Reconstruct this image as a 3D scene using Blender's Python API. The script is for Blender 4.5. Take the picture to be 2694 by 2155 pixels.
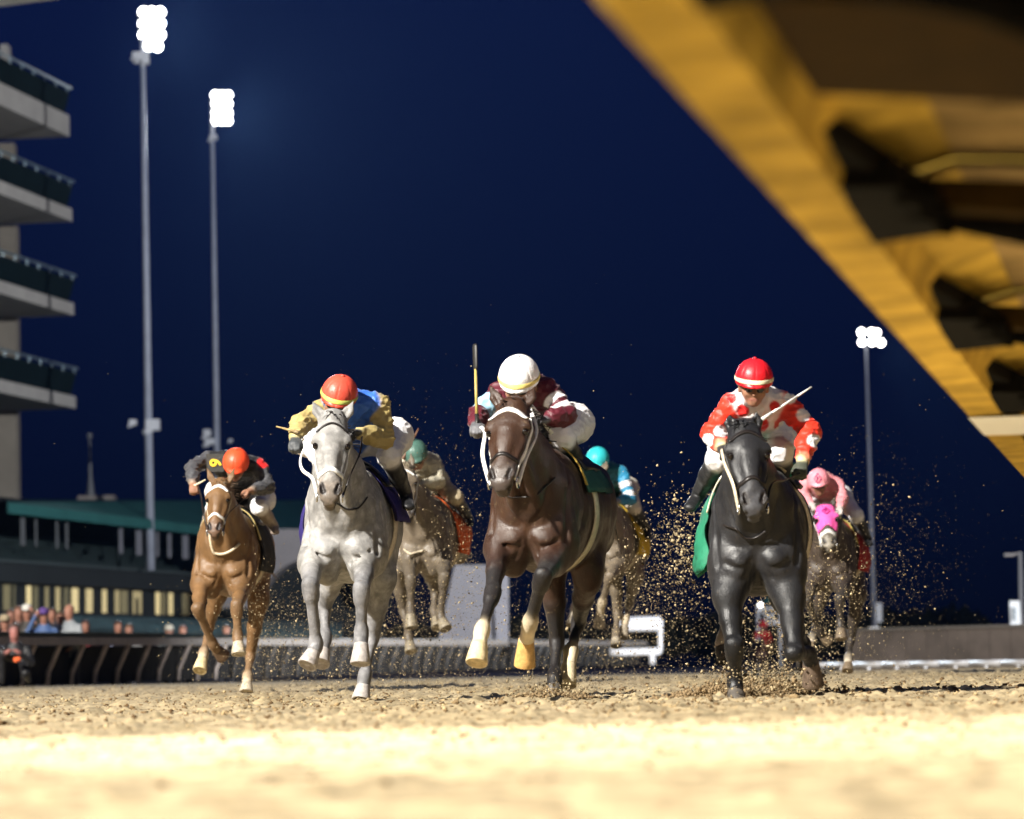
import bpy, math, random
import numpy as np
from mathutils import Vector, Matrix

for _o in list(bpy.data.objects):
    bpy.data.objects.remove(_o, do_unlink=True)
SC = bpy.context.scene
COL = SC.collection
R = math.radians

# ------------------------------------------------------------------ camera
PW, PH, FPX = 2694.0, 2155.0, 10000.0        # photograph size and focal length in its pixels
HORIZON_Y = 1735.0
ROLL = R(1.2)
PITCH = math.atan((HORIZON_Y - PH / 2) / FPX)
CAM = np.array([0.0, 0.0, 0.235])
_f = np.array([0, math.cos(PITCH), math.sin(PITCH)])
_r0 = np.array([1.0, 0, 0])
_u0 = np.array([0, -math.sin(PITCH), math.cos(PITCH)])
_r = math.cos(ROLL) * _r0 - math.sin(ROLL) * _u0
_u = math.cos(ROLL) * _u0 + math.sin(ROLL) * _r0
cam_data = bpy.data.cameras.new('camera')
cam_data.sensor_width = 36.0
cam_data.sensor_fit = 'HORIZONTAL'
cam_data.lens = FPX / PW * 36.0
cam_data.clip_start = 0.1
cam_data.clip_end = 3000
cam_data.dof.use_dof = True
cam_data.dof.focus_distance = 24.5
cam_data.dof.aperture_fstop = 3.2
cam = bpy.data.objects.new('camera', cam_data)
COL.objects.link(cam)
cam.matrix_world = Matrix(((_r[0], _u[0], -_f[0], CAM[0]), (_r[1], _u[1], -_f[1], CAM[1]),
                           (_r[2], _u[2], -_f[2], CAM[2]), (0, 0, 0, 1)))
SC.camera = cam

# ------------------------------------------------------------------ night sky
world = bpy.data.worlds.new('World')
SC.world = world
world.use_nodes = True
_n = world.node_tree
_n.nodes.clear()
_sky = _n.nodes.new('ShaderNodeTexSky')
_sky.sky_type = 'NISHITA'
_sky.sun_disc = False
_sky.sun_elevation = R(-4.0)
_sky.sun_rotation = R(200)
_sky.air_density = 1.0
_sky.dust_density = 0.2
_sky.ozone_density = 4.0
_mul = _n.nodes.new('ShaderNodeMix')
_mul.data_type = 'RGBA'
_mul.blend_type = 'MIX'
_mul.inputs[0].default_value = 0.78
_mul.inputs[7].default_value = (0.030, 0.082, 0.50, 1)
_bg = _n.nodes.new('ShaderNodeBackground')
_bg.inputs[1].default_value = 0.10
_out = _n.nodes.new('ShaderNodeOutputWorld')
_n.links.new(_sky.outputs[0], _mul.inputs[6])
_tc = _n.nodes.new('ShaderNodeTexCoord')
_sx = _n.nodes.new('ShaderNodeSeparateXYZ')
_el = _n.nodes.new('ShaderNodeMapRange')
_el.inputs[1].default_value, _el.inputs[2].default_value = 0.0, 0.22
_el.inputs[3].default_value, _el.inputs[4].default_value = 0.22, 1.30
_sc = _n.nodes.new('ShaderNodeVectorMath')
_sc.operation = 'SCALE'
_n.links.new(_tc.outputs['Generated'], _sx.inputs[0])
_n.links.new(_sx.outputs['Z'], _el.inputs[0])
_n.links.new(_mul.outputs[2], _sc.inputs[0])
_n.links.new(_el.outputs[0], _sc.inputs['Scale'])
_n.links.new(_sc.outputs[0], _bg.inputs[0])
_n.links.new(_bg.outputs[0], _out.inputs[0])

# ------------------------------------------------------------------ floodlights of the course (aimed from the stand side), with added fill and bounce
def spot(name, loc, target, power, angle, blend, radius, col):
    d = bpy.data.lights.new(name, 'SPOT')
    d.energy = power
    d.spot_size = R(angle)
    d.spot_blend = blend
    d.shadow_soft_size = radius
    d.color = col
    o = bpy.data.objects.new(name, d)
    COL.objects.link(o)
    o.location = loc
    o.rotation_euler = (Vector(target) - Vector(loc)).to_track_quat('-Z', 'Y').to_euler()
    return o

WARM = (1.0, 0.93, 0.80)
spot('stand_roof_floodlight', (-34, -10, 34), (0, 25, 0.5), 540000, 70, 0.5, 0.7, (1.0, 0.95, 0.86))
spot('added_fill_light', (26, -12, 27), (0, 25, 0.5), 9000, 60, 0.5, 2.0, (1.0, 0.95, 0.86))  # added soft fill standing in for light reflected from the right
spot('finish_line_floodlight', (-8.0, 10.9, 11.5), (0.1, 11.1, 0), 27000, 28, 1.0, 0.3, (1.0, 0.97, 0.90))
spot('infield_flood_and_bounce', (48, 45, 9), (-14, 140, 11), 400000, 66, 0.6, 1.0, (0.92, 0.95, 1.0))  # unseen infield lamp, set low to imitate track bounce under the balconies

SC.view_settings.view_transform = 'Standard'
SC.view_settings.look = 'None'
SC.view_settings.exposure = 0.0
SC.view_settings.gamma = 1.0
SC.view_settings.use_curve_mapping = False
SC.cycles.use_denoising = True
SC.cycles.use_adaptive_sampling = True
SC.cycles.adaptive_threshold = 0.035
SC.cycles.max_bounces = 6
SC.cycles.volume_bounces = 0
SC.cycles.diffuse_bounces = 3
SC.cycles.sample_clamp_indirect = 6.0

# ------------------------------------------------------------------ helpers
def ray(px, py):
    return _f + _r * ((px - PW / 2) / FPX) + _u * ((PH / 2 - py) / FPX)

def at(px, py, d):
    """world point seen at a photograph pixel, d metres away along the view axis"""
    return CAM + ray(px, py) * d

def ground_y(px, d):
    """photograph row where the ground lies at column px, distance d"""
    lo, hi = 1500.0, 4000.0
    for _ in range(40):
        m = (lo + hi) / 2
        if at(px, m, d)[2] > 0:
            lo = m
        else:
            hi = m
    return lo

def lin(r, g, b):
    f = lambda c: (c / 255 / 12.92) if c / 255 <= 0.04045 else ((c / 255 + 0.055) / 1.055) ** 2.4
    return (f(r), f(g), f(b))

def mat(name, color, rough=0.6, spec=0.4, noise=0.0, nscale=20.0, bump=0.0, bscale=60.0, metal=0.0,
        emit=None, estr=0.0, attr=None, sheen=0.0, detail=6.0, coat=0.0, sss=0.0, flip_noise=False):
    m = bpy.data.materials.new(name)
    m.use_nodes = True
    t = m.node_tree
    b = t.nodes['Principled BSDF']
    b.inputs['Roughness'].default_value = rough
    b.inputs['Specular IOR Level'].default_value = spec
    b.inputs['Metallic'].default_value = metal
    if sheen:
        b.inputs['Sheen Weight'].default_value = sheen
        b.inputs['Sheen Roughness'].default_value = 0.4
    if coat:
        b.inputs['Coat Weight'].default_value = coat
    if sss:
        b.inputs['Subsurface Weight'].default_value = sss
        b.inputs['Subsurface Radius'].default_value = (0.02, 0.008, 0.005)
    src = None
    if attr:
        a = t.nodes.new('ShaderNodeAttribute')
        a.attribute_name = attr
        src = a.outputs['Color']
    tc = t.nodes.new('ShaderNodeTexCoord')
    if noise > 0:
        nz = t.nodes.new('ShaderNodeTexNoise')
        nz.inputs['Scale'].default_value = nscale
        nz.inputs['Detail'].default_value = detail
        nz.inputs['Roughness'].default_value = 0.62
        t.links.new(tc.outputs['Object'], nz.inputs['Vector'])
        mr = t.nodes.new('ShaderNodeMapRange')
        mr.inputs[1].default_value = 0.3
        mr.inputs[2].default_value = 0.7
        mr.inputs[3].default_value = 1 - noise
        mr.inputs[4].default_value = 1 + noise
        t.links.new(nz.outputs['Fac'], mr.inputs[0])
        mx = t.nodes.new('ShaderNodeVectorMath')
        mx.operation = 'SCALE'
        if src is not None:
            t.links.new(src, mx.inputs[0])
        else:
            mx.inputs[0].default_value = color[:3]
        t.links.new(mr.outputs[0], mx.inputs['Scale'])
        src = mx.outputs[0]
    if src is not None:
        t.links.new(src, b.inputs['Base Color'])
    else:
        b.inputs['Base Color'].default_value = (*color[:3], 1)
    if bump > 0:
        n2 = t.nodes.new('ShaderNodeTexNoise')
        n2.inputs['Scale'].default_value = bscale
        n2.inputs['Detail'].default_value = 5
        t.links.new(tc.outputs['Object'], n2.inputs['Vector'])
        bp = t.nodes.new('ShaderNodeBump')
        bp.inputs['Strength'].default_value = 1.0
        bp.inputs['Distance'].default_value = bump
        t.links.new(n2.outputs['Fac'], bp.inputs['Height'])
        t.links.new(bp.outputs['Normal'], b.inputs['Normal'])
    if emit is not None:
        b.inputs['Emission Color'].default_value = (*emit[:3], 1)
        b.inputs['Emission Strength'].default_value = estr
    return m

def link(name, verts, faces, material=None, parent=None, smooth=True, colors=None, mats=None, midx=None):
    me = bpy.data.meshes.new(name)
    verts = np.asarray(verts, dtype=np.float64)
    if isinstance(faces, np.ndarray):
        nv, nf, k = len(verts), len(faces), faces.shape[1]
        me.vertices.add(nv)
        me.vertices.foreach_set('co', verts.astype(np.float32).ravel())
        me.loops.add(nf * k)
        me.loops.foreach_set('vertex_index', faces.astype(np.int32).ravel())
        me.polygons.add(nf)
        me.polygons.foreach_set('loop_start', np.arange(0, nf * k, k, dtype=np.int32))
        me.update(calc_edges=True)
    else:
        me.from_pydata(verts.tolist(), [], [list(map(int, f)) for f in faces])
        me.update()
    if mats:
        for m in mats:
            me.materials.append(m)
        if midx is not None:
            me.polygons.foreach_set('material_index', np.asarray(midx, dtype=np.int32))
    elif material:
        me.materials.append(material)
    if smooth:
        me.polygons.foreach_set('use_smooth', np.ones(len(me.polygons), dtype=bool))
    if colors is not None:
        at_ = me.color_attributes.new('Col', 'FLOAT_COLOR', 'POINT')
        c4 = np.ones((len(verts), 4), dtype=np.float32)
        c4[:, :3] = colors
        at_.data.foreach_set('color', c4.ravel())
    o = bpy.data.objects.new(name, me)
    COL.objects.link(o)
    if parent is not None:
        o.parent = parent
    return o

def empty(name, loc=(0, 0, 0), rz=0.0):
    o = bpy.data.objects.new(name, None)
    COL.objects.link(o)
    o.location = [float(v) for v in loc]
    o.rotation_euler = (0, 0, rz)
    return o

def tag(o, label=None, cat=None, group=None, kind=None):
    if label: o['label'] = label
    if cat: o['category'] = cat
    if group: o['group'] = group
    if kind: o['kind'] = kind
    return o

class MB:
    """collects boxes, bars, tubes and lathes; build() links them as one mesh"""
    def __init__(s):
        s.v, s.f = [], []
    def add(s, vs, fs):
        b = len(s.v)
        s.v += [tuple(map(float, p)) for p in vs]
        s.f += [tuple(i + b for i in f) for f in fs]
        return s
    def hexa(s, p):
        """eight corners: bottom four in order, then top four"""
        return s.add(p, [(3, 2, 1, 0), (4, 5, 6, 7), (0, 1, 5, 4), (1, 2, 6, 5), (2, 3, 7, 6), (3, 0, 4, 7)])
    def box(s, c, size, ax=None, ay=None):
        ax = np.array(ax if ax is not None else (1, 0, 0), float)
        ay = np.array(ay if ay is not None else (0, 1, 0), float)
        az = np.cross(ax, ay)
        c = np.array(c, float)
        hx, hy, hz = [q / 2 for q in size]
        p = []
        for z in (-hz, hz):
            for x, y in ((-hx, -hy), (hx, -hy), (hx, hy), (-hx, hy)):
                p.append(c + ax * x + ay * y + az * z)
        return s.hexa(p)
    def tube(s, pts, rad, n=8, flat=1.0, ref=None, caps=True):
        pts = [np.array(p, float) for p in pts]
        m = len(pts)
        rad = rad if hasattr(rad, '__len__') else [rad] * m
        rings = []
        prev = None
        for i, p in enumerate(pts):
            d = pts[min(i + 1, m - 1)] - pts[max(i - 1, 0)]
            d = d / (np.linalg.norm(d) + 1e-9)
            a = np.array(ref, float) if ref is not None else (prev if prev is not None else np.array([0.3, 0.2, 1.0]))
            a = a - d * a.dot(d)
            if np.linalg.norm(a) < 1e-4:
                a = np.cross(d, [1, 0, 0])
            a = a / np.linalg.norm(a)
            prev = a
            b = np.cross(d, a)
            rings.append([p + (a * math.cos(k * 2 * math.pi / n) * flat + b * math.sin(k * 2 * math.pi / n)) * rad[i] for k in range(n)])
        vs = [q for r_ in rings for q in r_]
        fs = []
        for i in range(m - 1):
            for k in range(n):
                fs.append((i * n + k, i * n + (k + 1) % n, (i + 1) * n + (k + 1) % n, (i + 1) * n + k))
        if caps:
            fs.append(tuple(range(n - 1, -1, -1)))
            fs.append(tuple((m - 1) * n + k for k in range(n)))
        return s.add(vs, fs)
    def disc(s, c, nrm, r, n=14):
        nrm = np.array(nrm, float) / np.linalg.norm(nrm)
        a = np.cross(nrm, [0.1, 0.2, 1]); a /= np.linalg.norm(a)
        b = np.cross(nrm, a)
        return s.add([np.array(c) + (a * math.cos(k * 2 * math.pi / n) + b * math.sin(k * 2 * math.pi / n)) * r for k in range(n)], [tuple(range(n))])
    def build(s, name, material, parent=None, smooth=False):
        return link(name, s.v, s.f, material, parent, smooth)

# ---- value noise
def _hash(ix, iy, iz):
    n = (ix * 374761393 + iy * 668265263 + iz * 2147483647 + 1013904223) & 0xFFFFFFFF
    n = ((n ^ (n >> 13)) * 1274126177) & 0xFFFFFFFF
    n = (n ^ (n >> 16)) & 0xFFFFFF
    return n.astype(np.float32) / float(0xFFFFFF)

def vnoise(x, y, z):
    x, y, z = np.broadcast_arrays(x, y, z)
    ix, iy, iz = np.floor(x).astype(np.int64), np.floor(y).astype(np.int64), np.floor(z).astype(np.int64)
    fx, fy, fz = x - ix, y - iy, z - iz
    fx, fy, fz = fx * fx * (3 - 2 * fx), fy * fy * (3 - 2 * fy), fz * fz * (3 - 2 * fz)
    r = 0
    for a in (0, 1):
        wx = fx if a else 1 - fx
        for b in (0, 1):
            wy = fy if b else 1 - fy
            for c in (0, 1):
                wz = fz if c else 1 - fz
                r = r + wx * wy * wz * _hash(ix + a, iy + b, iz + c)
    return r

# ---- smooth implicit modelling: elliptic cones blended and polygonised
def V(*a):
    return np.array(a, dtype=np.float64)

def unit(v):
    return v / (np.linalg.norm(v) + 1e-12)

class Prim:
    __slots__ = ('A', 'd', 'ln', 'L', 'N', 'la', 'lb', 'na', 'nb', 'k', 'col', 'sub', 'tagn')
    def __init__(s, A, B, wa, wb=None, L=None, k=0.04, col=None, sub=False, tagn=None):
        A, B = np.array(A, float), np.array(B, float)
        wb = wa if wb is None else wb
        s.la, s.na = (wa if hasattr(wa, '__len__') else (wa, wa))
        s.lb, s.nb = (wb if hasattr(wb, '__len__') else (wb, wb))
        s.A = A
        ln = np.linalg.norm(B - A)
        if ln < 1e-6:
            s.d, s.ln = V(0, 0, 1), 1e-6
        else:
            s.d, s.ln = (B - A) / ln, ln
        L = np.array(L if L is not None else (1, 0, 0), float)
        L = L - s.d * L.dot(s.d)
        if np.linalg.norm(L) < 1e-3:
            L = np.cross(s.d, V(0, 1, 0.3))
        s.L = unit(L)
        s.N = np.cross(s.d, s.L)
        s.k, s.col, s.sub, s.tagn = k, col, sub, tagn
    def bbox(s, pad):
        m = max(s.la, s.lb, s.na, s.nb) + pad
        B = s.A + s.d * s.ln
        return np.minimum(s.A, B) - m, np.maximum(s.A, B) + m
    def ev(s, x, y, z):
        qx, qy, qz = x - s.A[0], y - s.A[1], z - s.A[2]
        qt = qx * s.d[0] + qy * s.d[1] + qz * s.d[2]
        t = np.clip(qt / s.ln, 0, 1)
        ov = qt - t * s.ln
        ql = qx * s.L[0] + qy * s.L[1] + qz * s.L[2]
        qn = qx * s.N[0] + qy * s.N[1] + qz * s.N[2]
        wl = s.la + (s.lb - s.la) * t
        wn = s.na + (s.nb - s.na) * t
        wm = np.minimum(wl, wn)
        a, b, c = ql / wl, qn / wn, ov / wm
        k0 = np.sqrt(a * a + b * b + c * c) + 1e-6
        k1 = np.sqrt((a / wl) ** 2 + (b / wn) ** 2 + (c / wm) ** 2) + 1e-6
        return np.where(k0 < 0.3, (k0 - 1) * wm, k0 * (k0 - 1) / k1)

def chain(prims, pts, wid, **kw):
    for i in range(len(pts) - 1):
        prims.append(Prim(pts[i], pts[i + 1], wid[i], wid[i + 1], **kw))

def combine(prims, x, y, z, init=1.0):
    d = np.full(np.broadcast(x, y, z).shape, init, dtype=np.float32)
    for p in prims:
        e = p.ev(x, y, z)
        if p.sub:
            h = np.clip(0.5 - 0.5 * (d + e) / p.k, 0, 1)
            d = d * (1 - h) + (-e) * h + p.k * h * (1 - h)
        else:
            h = np.clip(0.5 + 0.5 * (e - d) / p.k, 0, 1)
            d = e * (1 - h) + d * h - p.k * h * (1 - h)
    return d

def project(prims, pts, off=0.0, it=6):
    """move points onto the blended surface"""
    P = np.array(pts, float)
    e = 0.004
    for _ in range(it):
        d = combine(prims, P[:, 0], P[:, 1], P[:, 2])
        g = np.stack([combine(prims, P[:, 0] + e * (i == 0), P[:, 1] + e * (i == 1), P[:, 2] + e * (i == 2)) - d for i in range(3)], 1) / e
        n = g / (np.linalg.norm(g, axis=1, keepdims=True) + 1e-6)
        P = P - n * np.clip(d - off, -0.1, 0.1)[:, None] * 0.9
    return P, n

def polygonise(prims, h):
    lo = np.min([p.bbox(0.02)[0] for p in prims if not p.sub], axis=0) - 2 * h
    hi = np.max([p.bbox(0.02)[1] for p in prims if not p.sub], axis=0) + 2 * h
    n = np.ceil((hi - lo) / h).astype(int) + 1
    ax = [(lo[i] + np.arange(n[i]) * h).astype(np.float32) for i in range(3)]
    D = np.full(n, 0.5, dtype=np.float32)
    for p in prims:
        b0, b1 = p.bbox(max(p.k, 0.02) + 2 * h)
        i0 = np.clip(np.floor((b0 - lo) / h).astype(int), 0, n)
        i1 = np.clip(np.ceil((b1 - lo) / h).astype(int) + 1, 0, n)
        if np.any(i1 <= i0):
            continue
        sl = tuple(slice(a, b) for a, b in zip(i0, i1))
        x, y, z = ax[0][sl[0]][:, None, None], ax[1][sl[1]][None, :, None], ax[2][sl[2]][None, None, :]
        e = p.ev(x, y, z).astype(np.float32)
        d = D[sl]
        if p.sub:
            w = np.clip(0.5 - 0.5 * (d + e) / p.k, 0, 1)
            D[sl] = d * (1 - w) - e * w + p.k * w * (1 - w)
        else:
            w = np.clip(0.5 + 0.5 * (e - d) / p.k, 0, 1)
            D[sl] = e * (1 - w) + d * w - p.k * w * (1 - w)
    S = D < 0
    cd = n - 1
    pos, cells, quads = [], [], []
    for a in range(3):
        b, c = (a + 1) % 3, (a + 2) % 3
        s0 = [slice(None)] * 3; s1 = [slice(None)] * 3
        s0[a] = slice(0, -1); s1[a] = slice(1, None)
        cr = S[tuple(s0)] != S[tuple(s1)]
        idx = np.argwhere(cr)
        ok = (idx[:, b] > 0) & (idx[:, c] > 0) & (idx[:, b] < n[b] - 1) & (idx[:, c] < n[c] - 1)
        idx = idx[ok]
        j = idx.copy(); j[:, a] += 1
        d0, d1 = D[tuple(idx.T)], D[tuple(j.T)]
        t = d0 / (d0 - d1)
        p = idx.astype(np.float64); p[:, a] += t
        q = []
        for ob, oc in ((-1, -1), (0, -1), (0, 0), (-1, 0)):
            cidx = idx.copy(); cidx[:, b] += ob; cidx[:, c] += oc
            fl = (cidx[:, 0] * cd[1] + cidx[:, 1]) * cd[2] + cidx[:, 2]
            q.append(fl); pos.append(p); cells.append(fl)
        q = np.stack(q, 1)
        inside = S[tuple(idx.T)]
        q[~inside] = q[~inside][:, ::-1]
        quads.append(q)
    cells = np.concatenate(cells); pos = np.concatenate(pos); quads = np.concatenate(quads)
    uq, inv = np.unique(cells, return_inverse=True)
    cnt = np.bincount(inv)
    vs = np.stack([np.bincount(inv, weights=pos[:, i]) / cnt for i in range(3)], 1) * h + lo
    fq = np.searchsorted(uq, quads)
    # two light smoothing passes
    for _ in range(2):
        acc = np.zeros_like(vs); c2 = np.zeros(len(vs))
        for e0, e1 in ((0, 1), (1, 2), (2, 3), (3, 0)):
            for i in range(3):
                acc[:, i] += np.bincount(fq[:, e0], weights=vs[fq[:, e1], i], minlength=len(vs))
            c2 += np.bincount(fq[:, e0], minlength=len(vs))
        vs = vs * 0.55 + 0.45 * acc / np.maximum(c2, 1)[:, None]
    return vs, fq

def normals(vs, fq):
    a, b, c = vs[fq[:, 0]], vs[fq[:, 1]], vs[fq[:, 2]]
    fn = np.cross(b - a, c - a)
    nn = np.zeros_like(vs)
    for e in range(4):
        for i in range(3):
            nn[:, i] += np.bincount(fq[:, e], weights=fn[:, i], minlength=len(vs))
    return nn / (np.linalg.norm(nn, axis=1, keepdims=True) + 1e-12)

def paint(prims, vs, kc=0.006):
    """colour every vertex by the nearest coloured primitive"""
    best = np.full((len(vs),), 9.0); acc = np.zeros((len(vs), 3)); ws = np.zeros(len(vs))
    ds = []
    pr = [p for p in prims if p.col is not None]
    for p in pr:
        e = p.ev(vs[:, 0], vs[:, 1], vs[:, 2])
        ds.append(np.abs(e) if p.sub else e)
    ds = np.array(ds)
    mn = ds.min(0)
    for p, e in zip(pr, ds):
        w = np.exp(-np.minimum((e - mn) / kc, 40))
        acc += w[:, None] * np.array(p.col)[None, :]
        ws += w
    return acc / ws[:, None]

def tags(prims, vs):
    ds = np.array([p.ev(vs[:, 0], vs[:, 1], vs[:, 2]) for p in prims if not p.sub])
    nm = [p.tagn for p in prims if not p.sub]
    return np.array([nm[i] for i in ds.argmin(0)])

TRACK_A = R(9.8)            # the track runs this far to the right of the view axis
TDIR = V(math.sin(TRACK_A), math.cos(TRACK_A), 0)
TRGT = V(math.cos(TRACK_A), -math.sin(TRACK_A), 0)

class Frame:
    """a mover's own axes: x to its right (the viewer's left), y ahead, z up; origin on the ground under its chest"""
    def __init__(s, px, py, D, a=TRACK_A):
        p = at(px, py, D)
        s.O = V(p[0], p[1], 0)
        s.a = a
        s.fw = V(-math.sin(a), -math.cos(a), 0)
        s.rt = V(-math.cos(a), math.sin(a), 0)
        s.rz = math.pi - a
    def loc(s, px, py, F):
        dr = ray(px, py)
        t = (F + (s.O - CAM).dot(s.fw)) / dr.dot(s.fw)
        p = CAM + dr * t - s.O
        return V(p.dot(s.rt), p.dot(s.fw), p[2])
    def world(s, q):
        return s.O + s.rt * q[0] + s.fw * q[1] + V(0, 0, q[2])
# ------------------------------------------------------------------ the ground
def ground_h(x, y):
    h = np.abs(vnoise(x / .10, y / .15, 3.3) - .5) * -.044 + (vnoise(x / .05, y / .08, 9.1) - .5) * .024
    h = h + (vnoise(x / .9, y / .6, 1.7) - .5) * .030 + (vnoise(x / 3.0, y / 2.0, 5.7) - .5) * .03
    cl = vnoise(x / .06, y / .08, 21.5)
    h = h + np.clip(cl - .60, 0, 1) * .12
    return h * np.clip((y - 8) / 8, .45, 1)

FENCE0 = at(0, 1740, 62.0) * np.array([1, 1, 0])
FENCE_A = FENCE0 - TDIR * 40
FENCE_B = FENCE0 + TDIR * 70

M_DIRT = mat('track_dirt', (.36, .285, .168), rough=0.95, spec=0.15, noise=0.42, nscale=7.0, bump=0.006, bscale=38, detail=9)
_t = M_DIRT.node_tree
_b = _t.nodes['Principled BSDF']
_src = _b.inputs['Base Color'].links[0].from_socket
_nz = _t.nodes.new('ShaderNodeTexNoise'); _nz.inputs['Scale'].default_value = 2.6; _nz.inputs['Detail'].default_value = 10; _nz.inputs['Roughness'].default_value = .72
_t.links.new([n for n in _t.nodes if n.type == 'TEX_COORD'][0].outputs['Object'], _nz.inputs['Vector'])
_mr = _t.nodes.new('ShaderNodeMapRange')
_mr.inputs[1].default_value, _mr.inputs[2].default_value, _mr.inputs[3].default_value, _mr.inputs[4].default_value = .36, .62, .50, 1.10
_t.links.new(_nz.outputs['Fac'], _mr.inputs[0])
_mx = _t.nodes.new('ShaderNodeVectorMath'); _mx.operation = 'SCALE'
_t.links.new(_src, _mx.inputs[0]); _t.links.new(_mr.outputs[0], _mx.inputs['Scale'])
_t.links.new(_mx.outputs[0], _b.inputs['Base Color'])
gx = np.arange(-6.6, 7.0, .022)
gy = 5.2 * np.power(1.0042, np.arange(0, int(math.log(47 / 5.2) / math.log(1.0042))))
X, Y = np.meshgrid(gx, gy, indexing='ij')
Z = ground_h(X, Y)
ed = np.minimum(np.minimum((X - gx[0]) / .8, (gx[-1] - X) / .8), np.minimum((Y - gy[0]) / .3, (gy[-1] - Y) / 3.0))
Z = Z * np.clip(ed, 0, 1) - .03 * (1 - np.clip(ed, 0, 1))
nx_, ny_ = len(gx), len(gy)
ii = np.arange(nx_ * ny_).reshape(nx_, ny_)
gq = np.stack([ii[:-1, :-1], ii[1:, :-1], ii[1:, 1:], ii[:-1, 1:]], -1).reshape(-1, 4)
trk = link('track', np.stack([X, Y, Z], -1).reshape(-1, 3), gq, M_DIRT, None, True)
tag(trk, 'loose tan dirt of the racetrack', kind='structure')
# the track runs on past the near stretch; its outer edge is the fence line
mb = MB()
a0, a1 = FENCE0 - TDIR * 75 + V(0, 0, 0), FENCE0 + TDIR * 150
b0, b1 = a0 + TRGT * 60, a1 + TRGT * 60
_t = [-75, -40, -8, 0, 10, 25, 45, 70, 100, 150]
_vs = []
for s in _t:
    z = -.03 - .0055 * max(0, s + 2)
    for e in (0, 6, 14, 60):
        _vs.append(FENCE0 + TDIR * s + TRGT * e + V(0, 0, z))
_vs += [p - V(0, 0, .6) for p in _vs]
_fs = []
_N = len(_t) * 4
for i in range(len(_t) - 1):
    for k in range(3):
        q = (i * 4 + k, i * 4 + k + 1, (i + 1) * 4 + k + 1, (i + 1) * 4 + k)
        _fs += [q, tuple(_N + v for v in reversed(q))]
    _fs.append((i * 4, (i + 1) * 4, _N + (i + 1) * 4, _N + i * 4))
mb.add(_vs, _fs)
tag(mb.build('track_bed', M_DIRT), 'tan dirt of the far track', kind='structure')
mb = MB(); mb.box((0, 320, -1.35), (880, 740, .5))
tag(mb.build('ground', mat('far_ground', (.035, .040, .030), rough=.95, noise=.3, nscale=.5)), 'dark ground around the track', kind='structure')

# ---- clods on the track
def lumps(name, P, Rr, material, seed, parent=None, tris='ico', stretch=.6, tone=None, flat=1.0, tpow=1.3):
    rng = np.random.default_rng(seed)
    if tris == 'ico':
        g = (1 + 5 ** .5) / 2
        bv = np.array([(-1, g, 0), (1, g, 0), (-1, -g, 0), (1, -g, 0), (0, -1, g), (0, 1, g), (0, -1, -g), (0, 1, -g), (g, 0, -1), (g, 0, 1), (-g, 0, -1), (-g, 0, 1)], float) / 1.9
        bf = np.array([(0, 11, 5), (0, 5, 1), (0, 1, 7), (0, 7, 10), (0, 10, 11), (1, 5, 9), (5, 11, 4), (11, 10, 2), (10, 7, 6), (7, 1, 8), (3, 9, 4), (3, 4, 2), (3, 2, 6), (3, 6, 8), (3, 8, 9), (4, 9, 5), (2, 4, 11), (6, 2, 10), (8, 6, 7), (9, 8, 1)])
    else:
        bv = np.array([(1, 0, 0), (-1, 0, 0), (0, 1, 0), (0, -1, 0), (0, 0, 1), (0, 0, -1)], float)
        bf = np.array([(0, 2, 4), (2, 1, 4), (1, 3, 4), (3, 0, 4), (2, 0, 5), (1, 2, 5), (3, 1, 5), (0, 3, 5)])
    n, k = len(P), len(bv)
    A = rng.normal(size=(n, 3, 3))
    Q, _ = np.linalg.qr(A)
    sc = rng.uniform(stretch, 1.3, size=(n, 3)) * Rr[:, None]
    jit = rng.uniform(.7, 1.25, size=(n, k, 1))
    vv = bv[None] * jit * sc[:, None, :]
    vv = np.einsum('nij,nkj->nki', Q, vv) * np.array([1, 1, flat]) + P[:, None, :]
    ff = (bf[None] + (np.arange(n) * k)[:, None, None]).reshape(-1, 3)
    cl_ = None
    if tone is not None:
        t_ = rng.random(n) ** tpow
        c_ = np.array(tone[0])[None] * (1 - t_)[:, None] + np.array(tone[1])[None] * t_[:, None]
        cl_ = np.repeat(c_, k, axis=0)
    return link(name, vv.reshape(-1, 3), ff, material, parent, False, cl_)

rng = np.random.default_rng(5)
n = 34000
yy = 7.0 * np.power(45 / 7.0, rng.random(n) ** .55)
xx = (rng.random(n) * 2 - 1) * (yy * .15 + .4)
rr = np.clip(rng.lognormal(-5.2, .45, n), .003, .020) * np.clip(yy / 16, .5, 1) * np.where((yy > 16) & (yy < 33), 1.35, 1.0)
big = rng.random(n) < .010
rr[big] *= 1.8
nb = 26
xx[:nb] = rng.uniform(-1.1, 1.1, nb); yy[:nb] = rng.uniform(7.2, 12, nb); rr[:nb] = rng.uniform(.008, .016, nb)
_c = at(1236, 2012, 10.6); xx[0], yy[0], rr[0] = _c[0], _c[1], .022
P = np.stack([xx, yy, ground_h(xx, yy) + rr * .15], 1)
M_CLOD = mat('dirt_clod', (.30, .215, .115), rough=.95, spec=.15, noise=.35, nscale=30, attr='Col')
cl = lumps('dirt_clods', P, rr, M_CLOD, 6, tone=((.10, .060, .028), (.46, .35, .19)), stretch=.5, flat=.75, tris='octa', tpow=2.4)
tag(cl, 'crumbled clods of dirt strewn over the track', 'dirt', kind='stuff')

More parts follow.
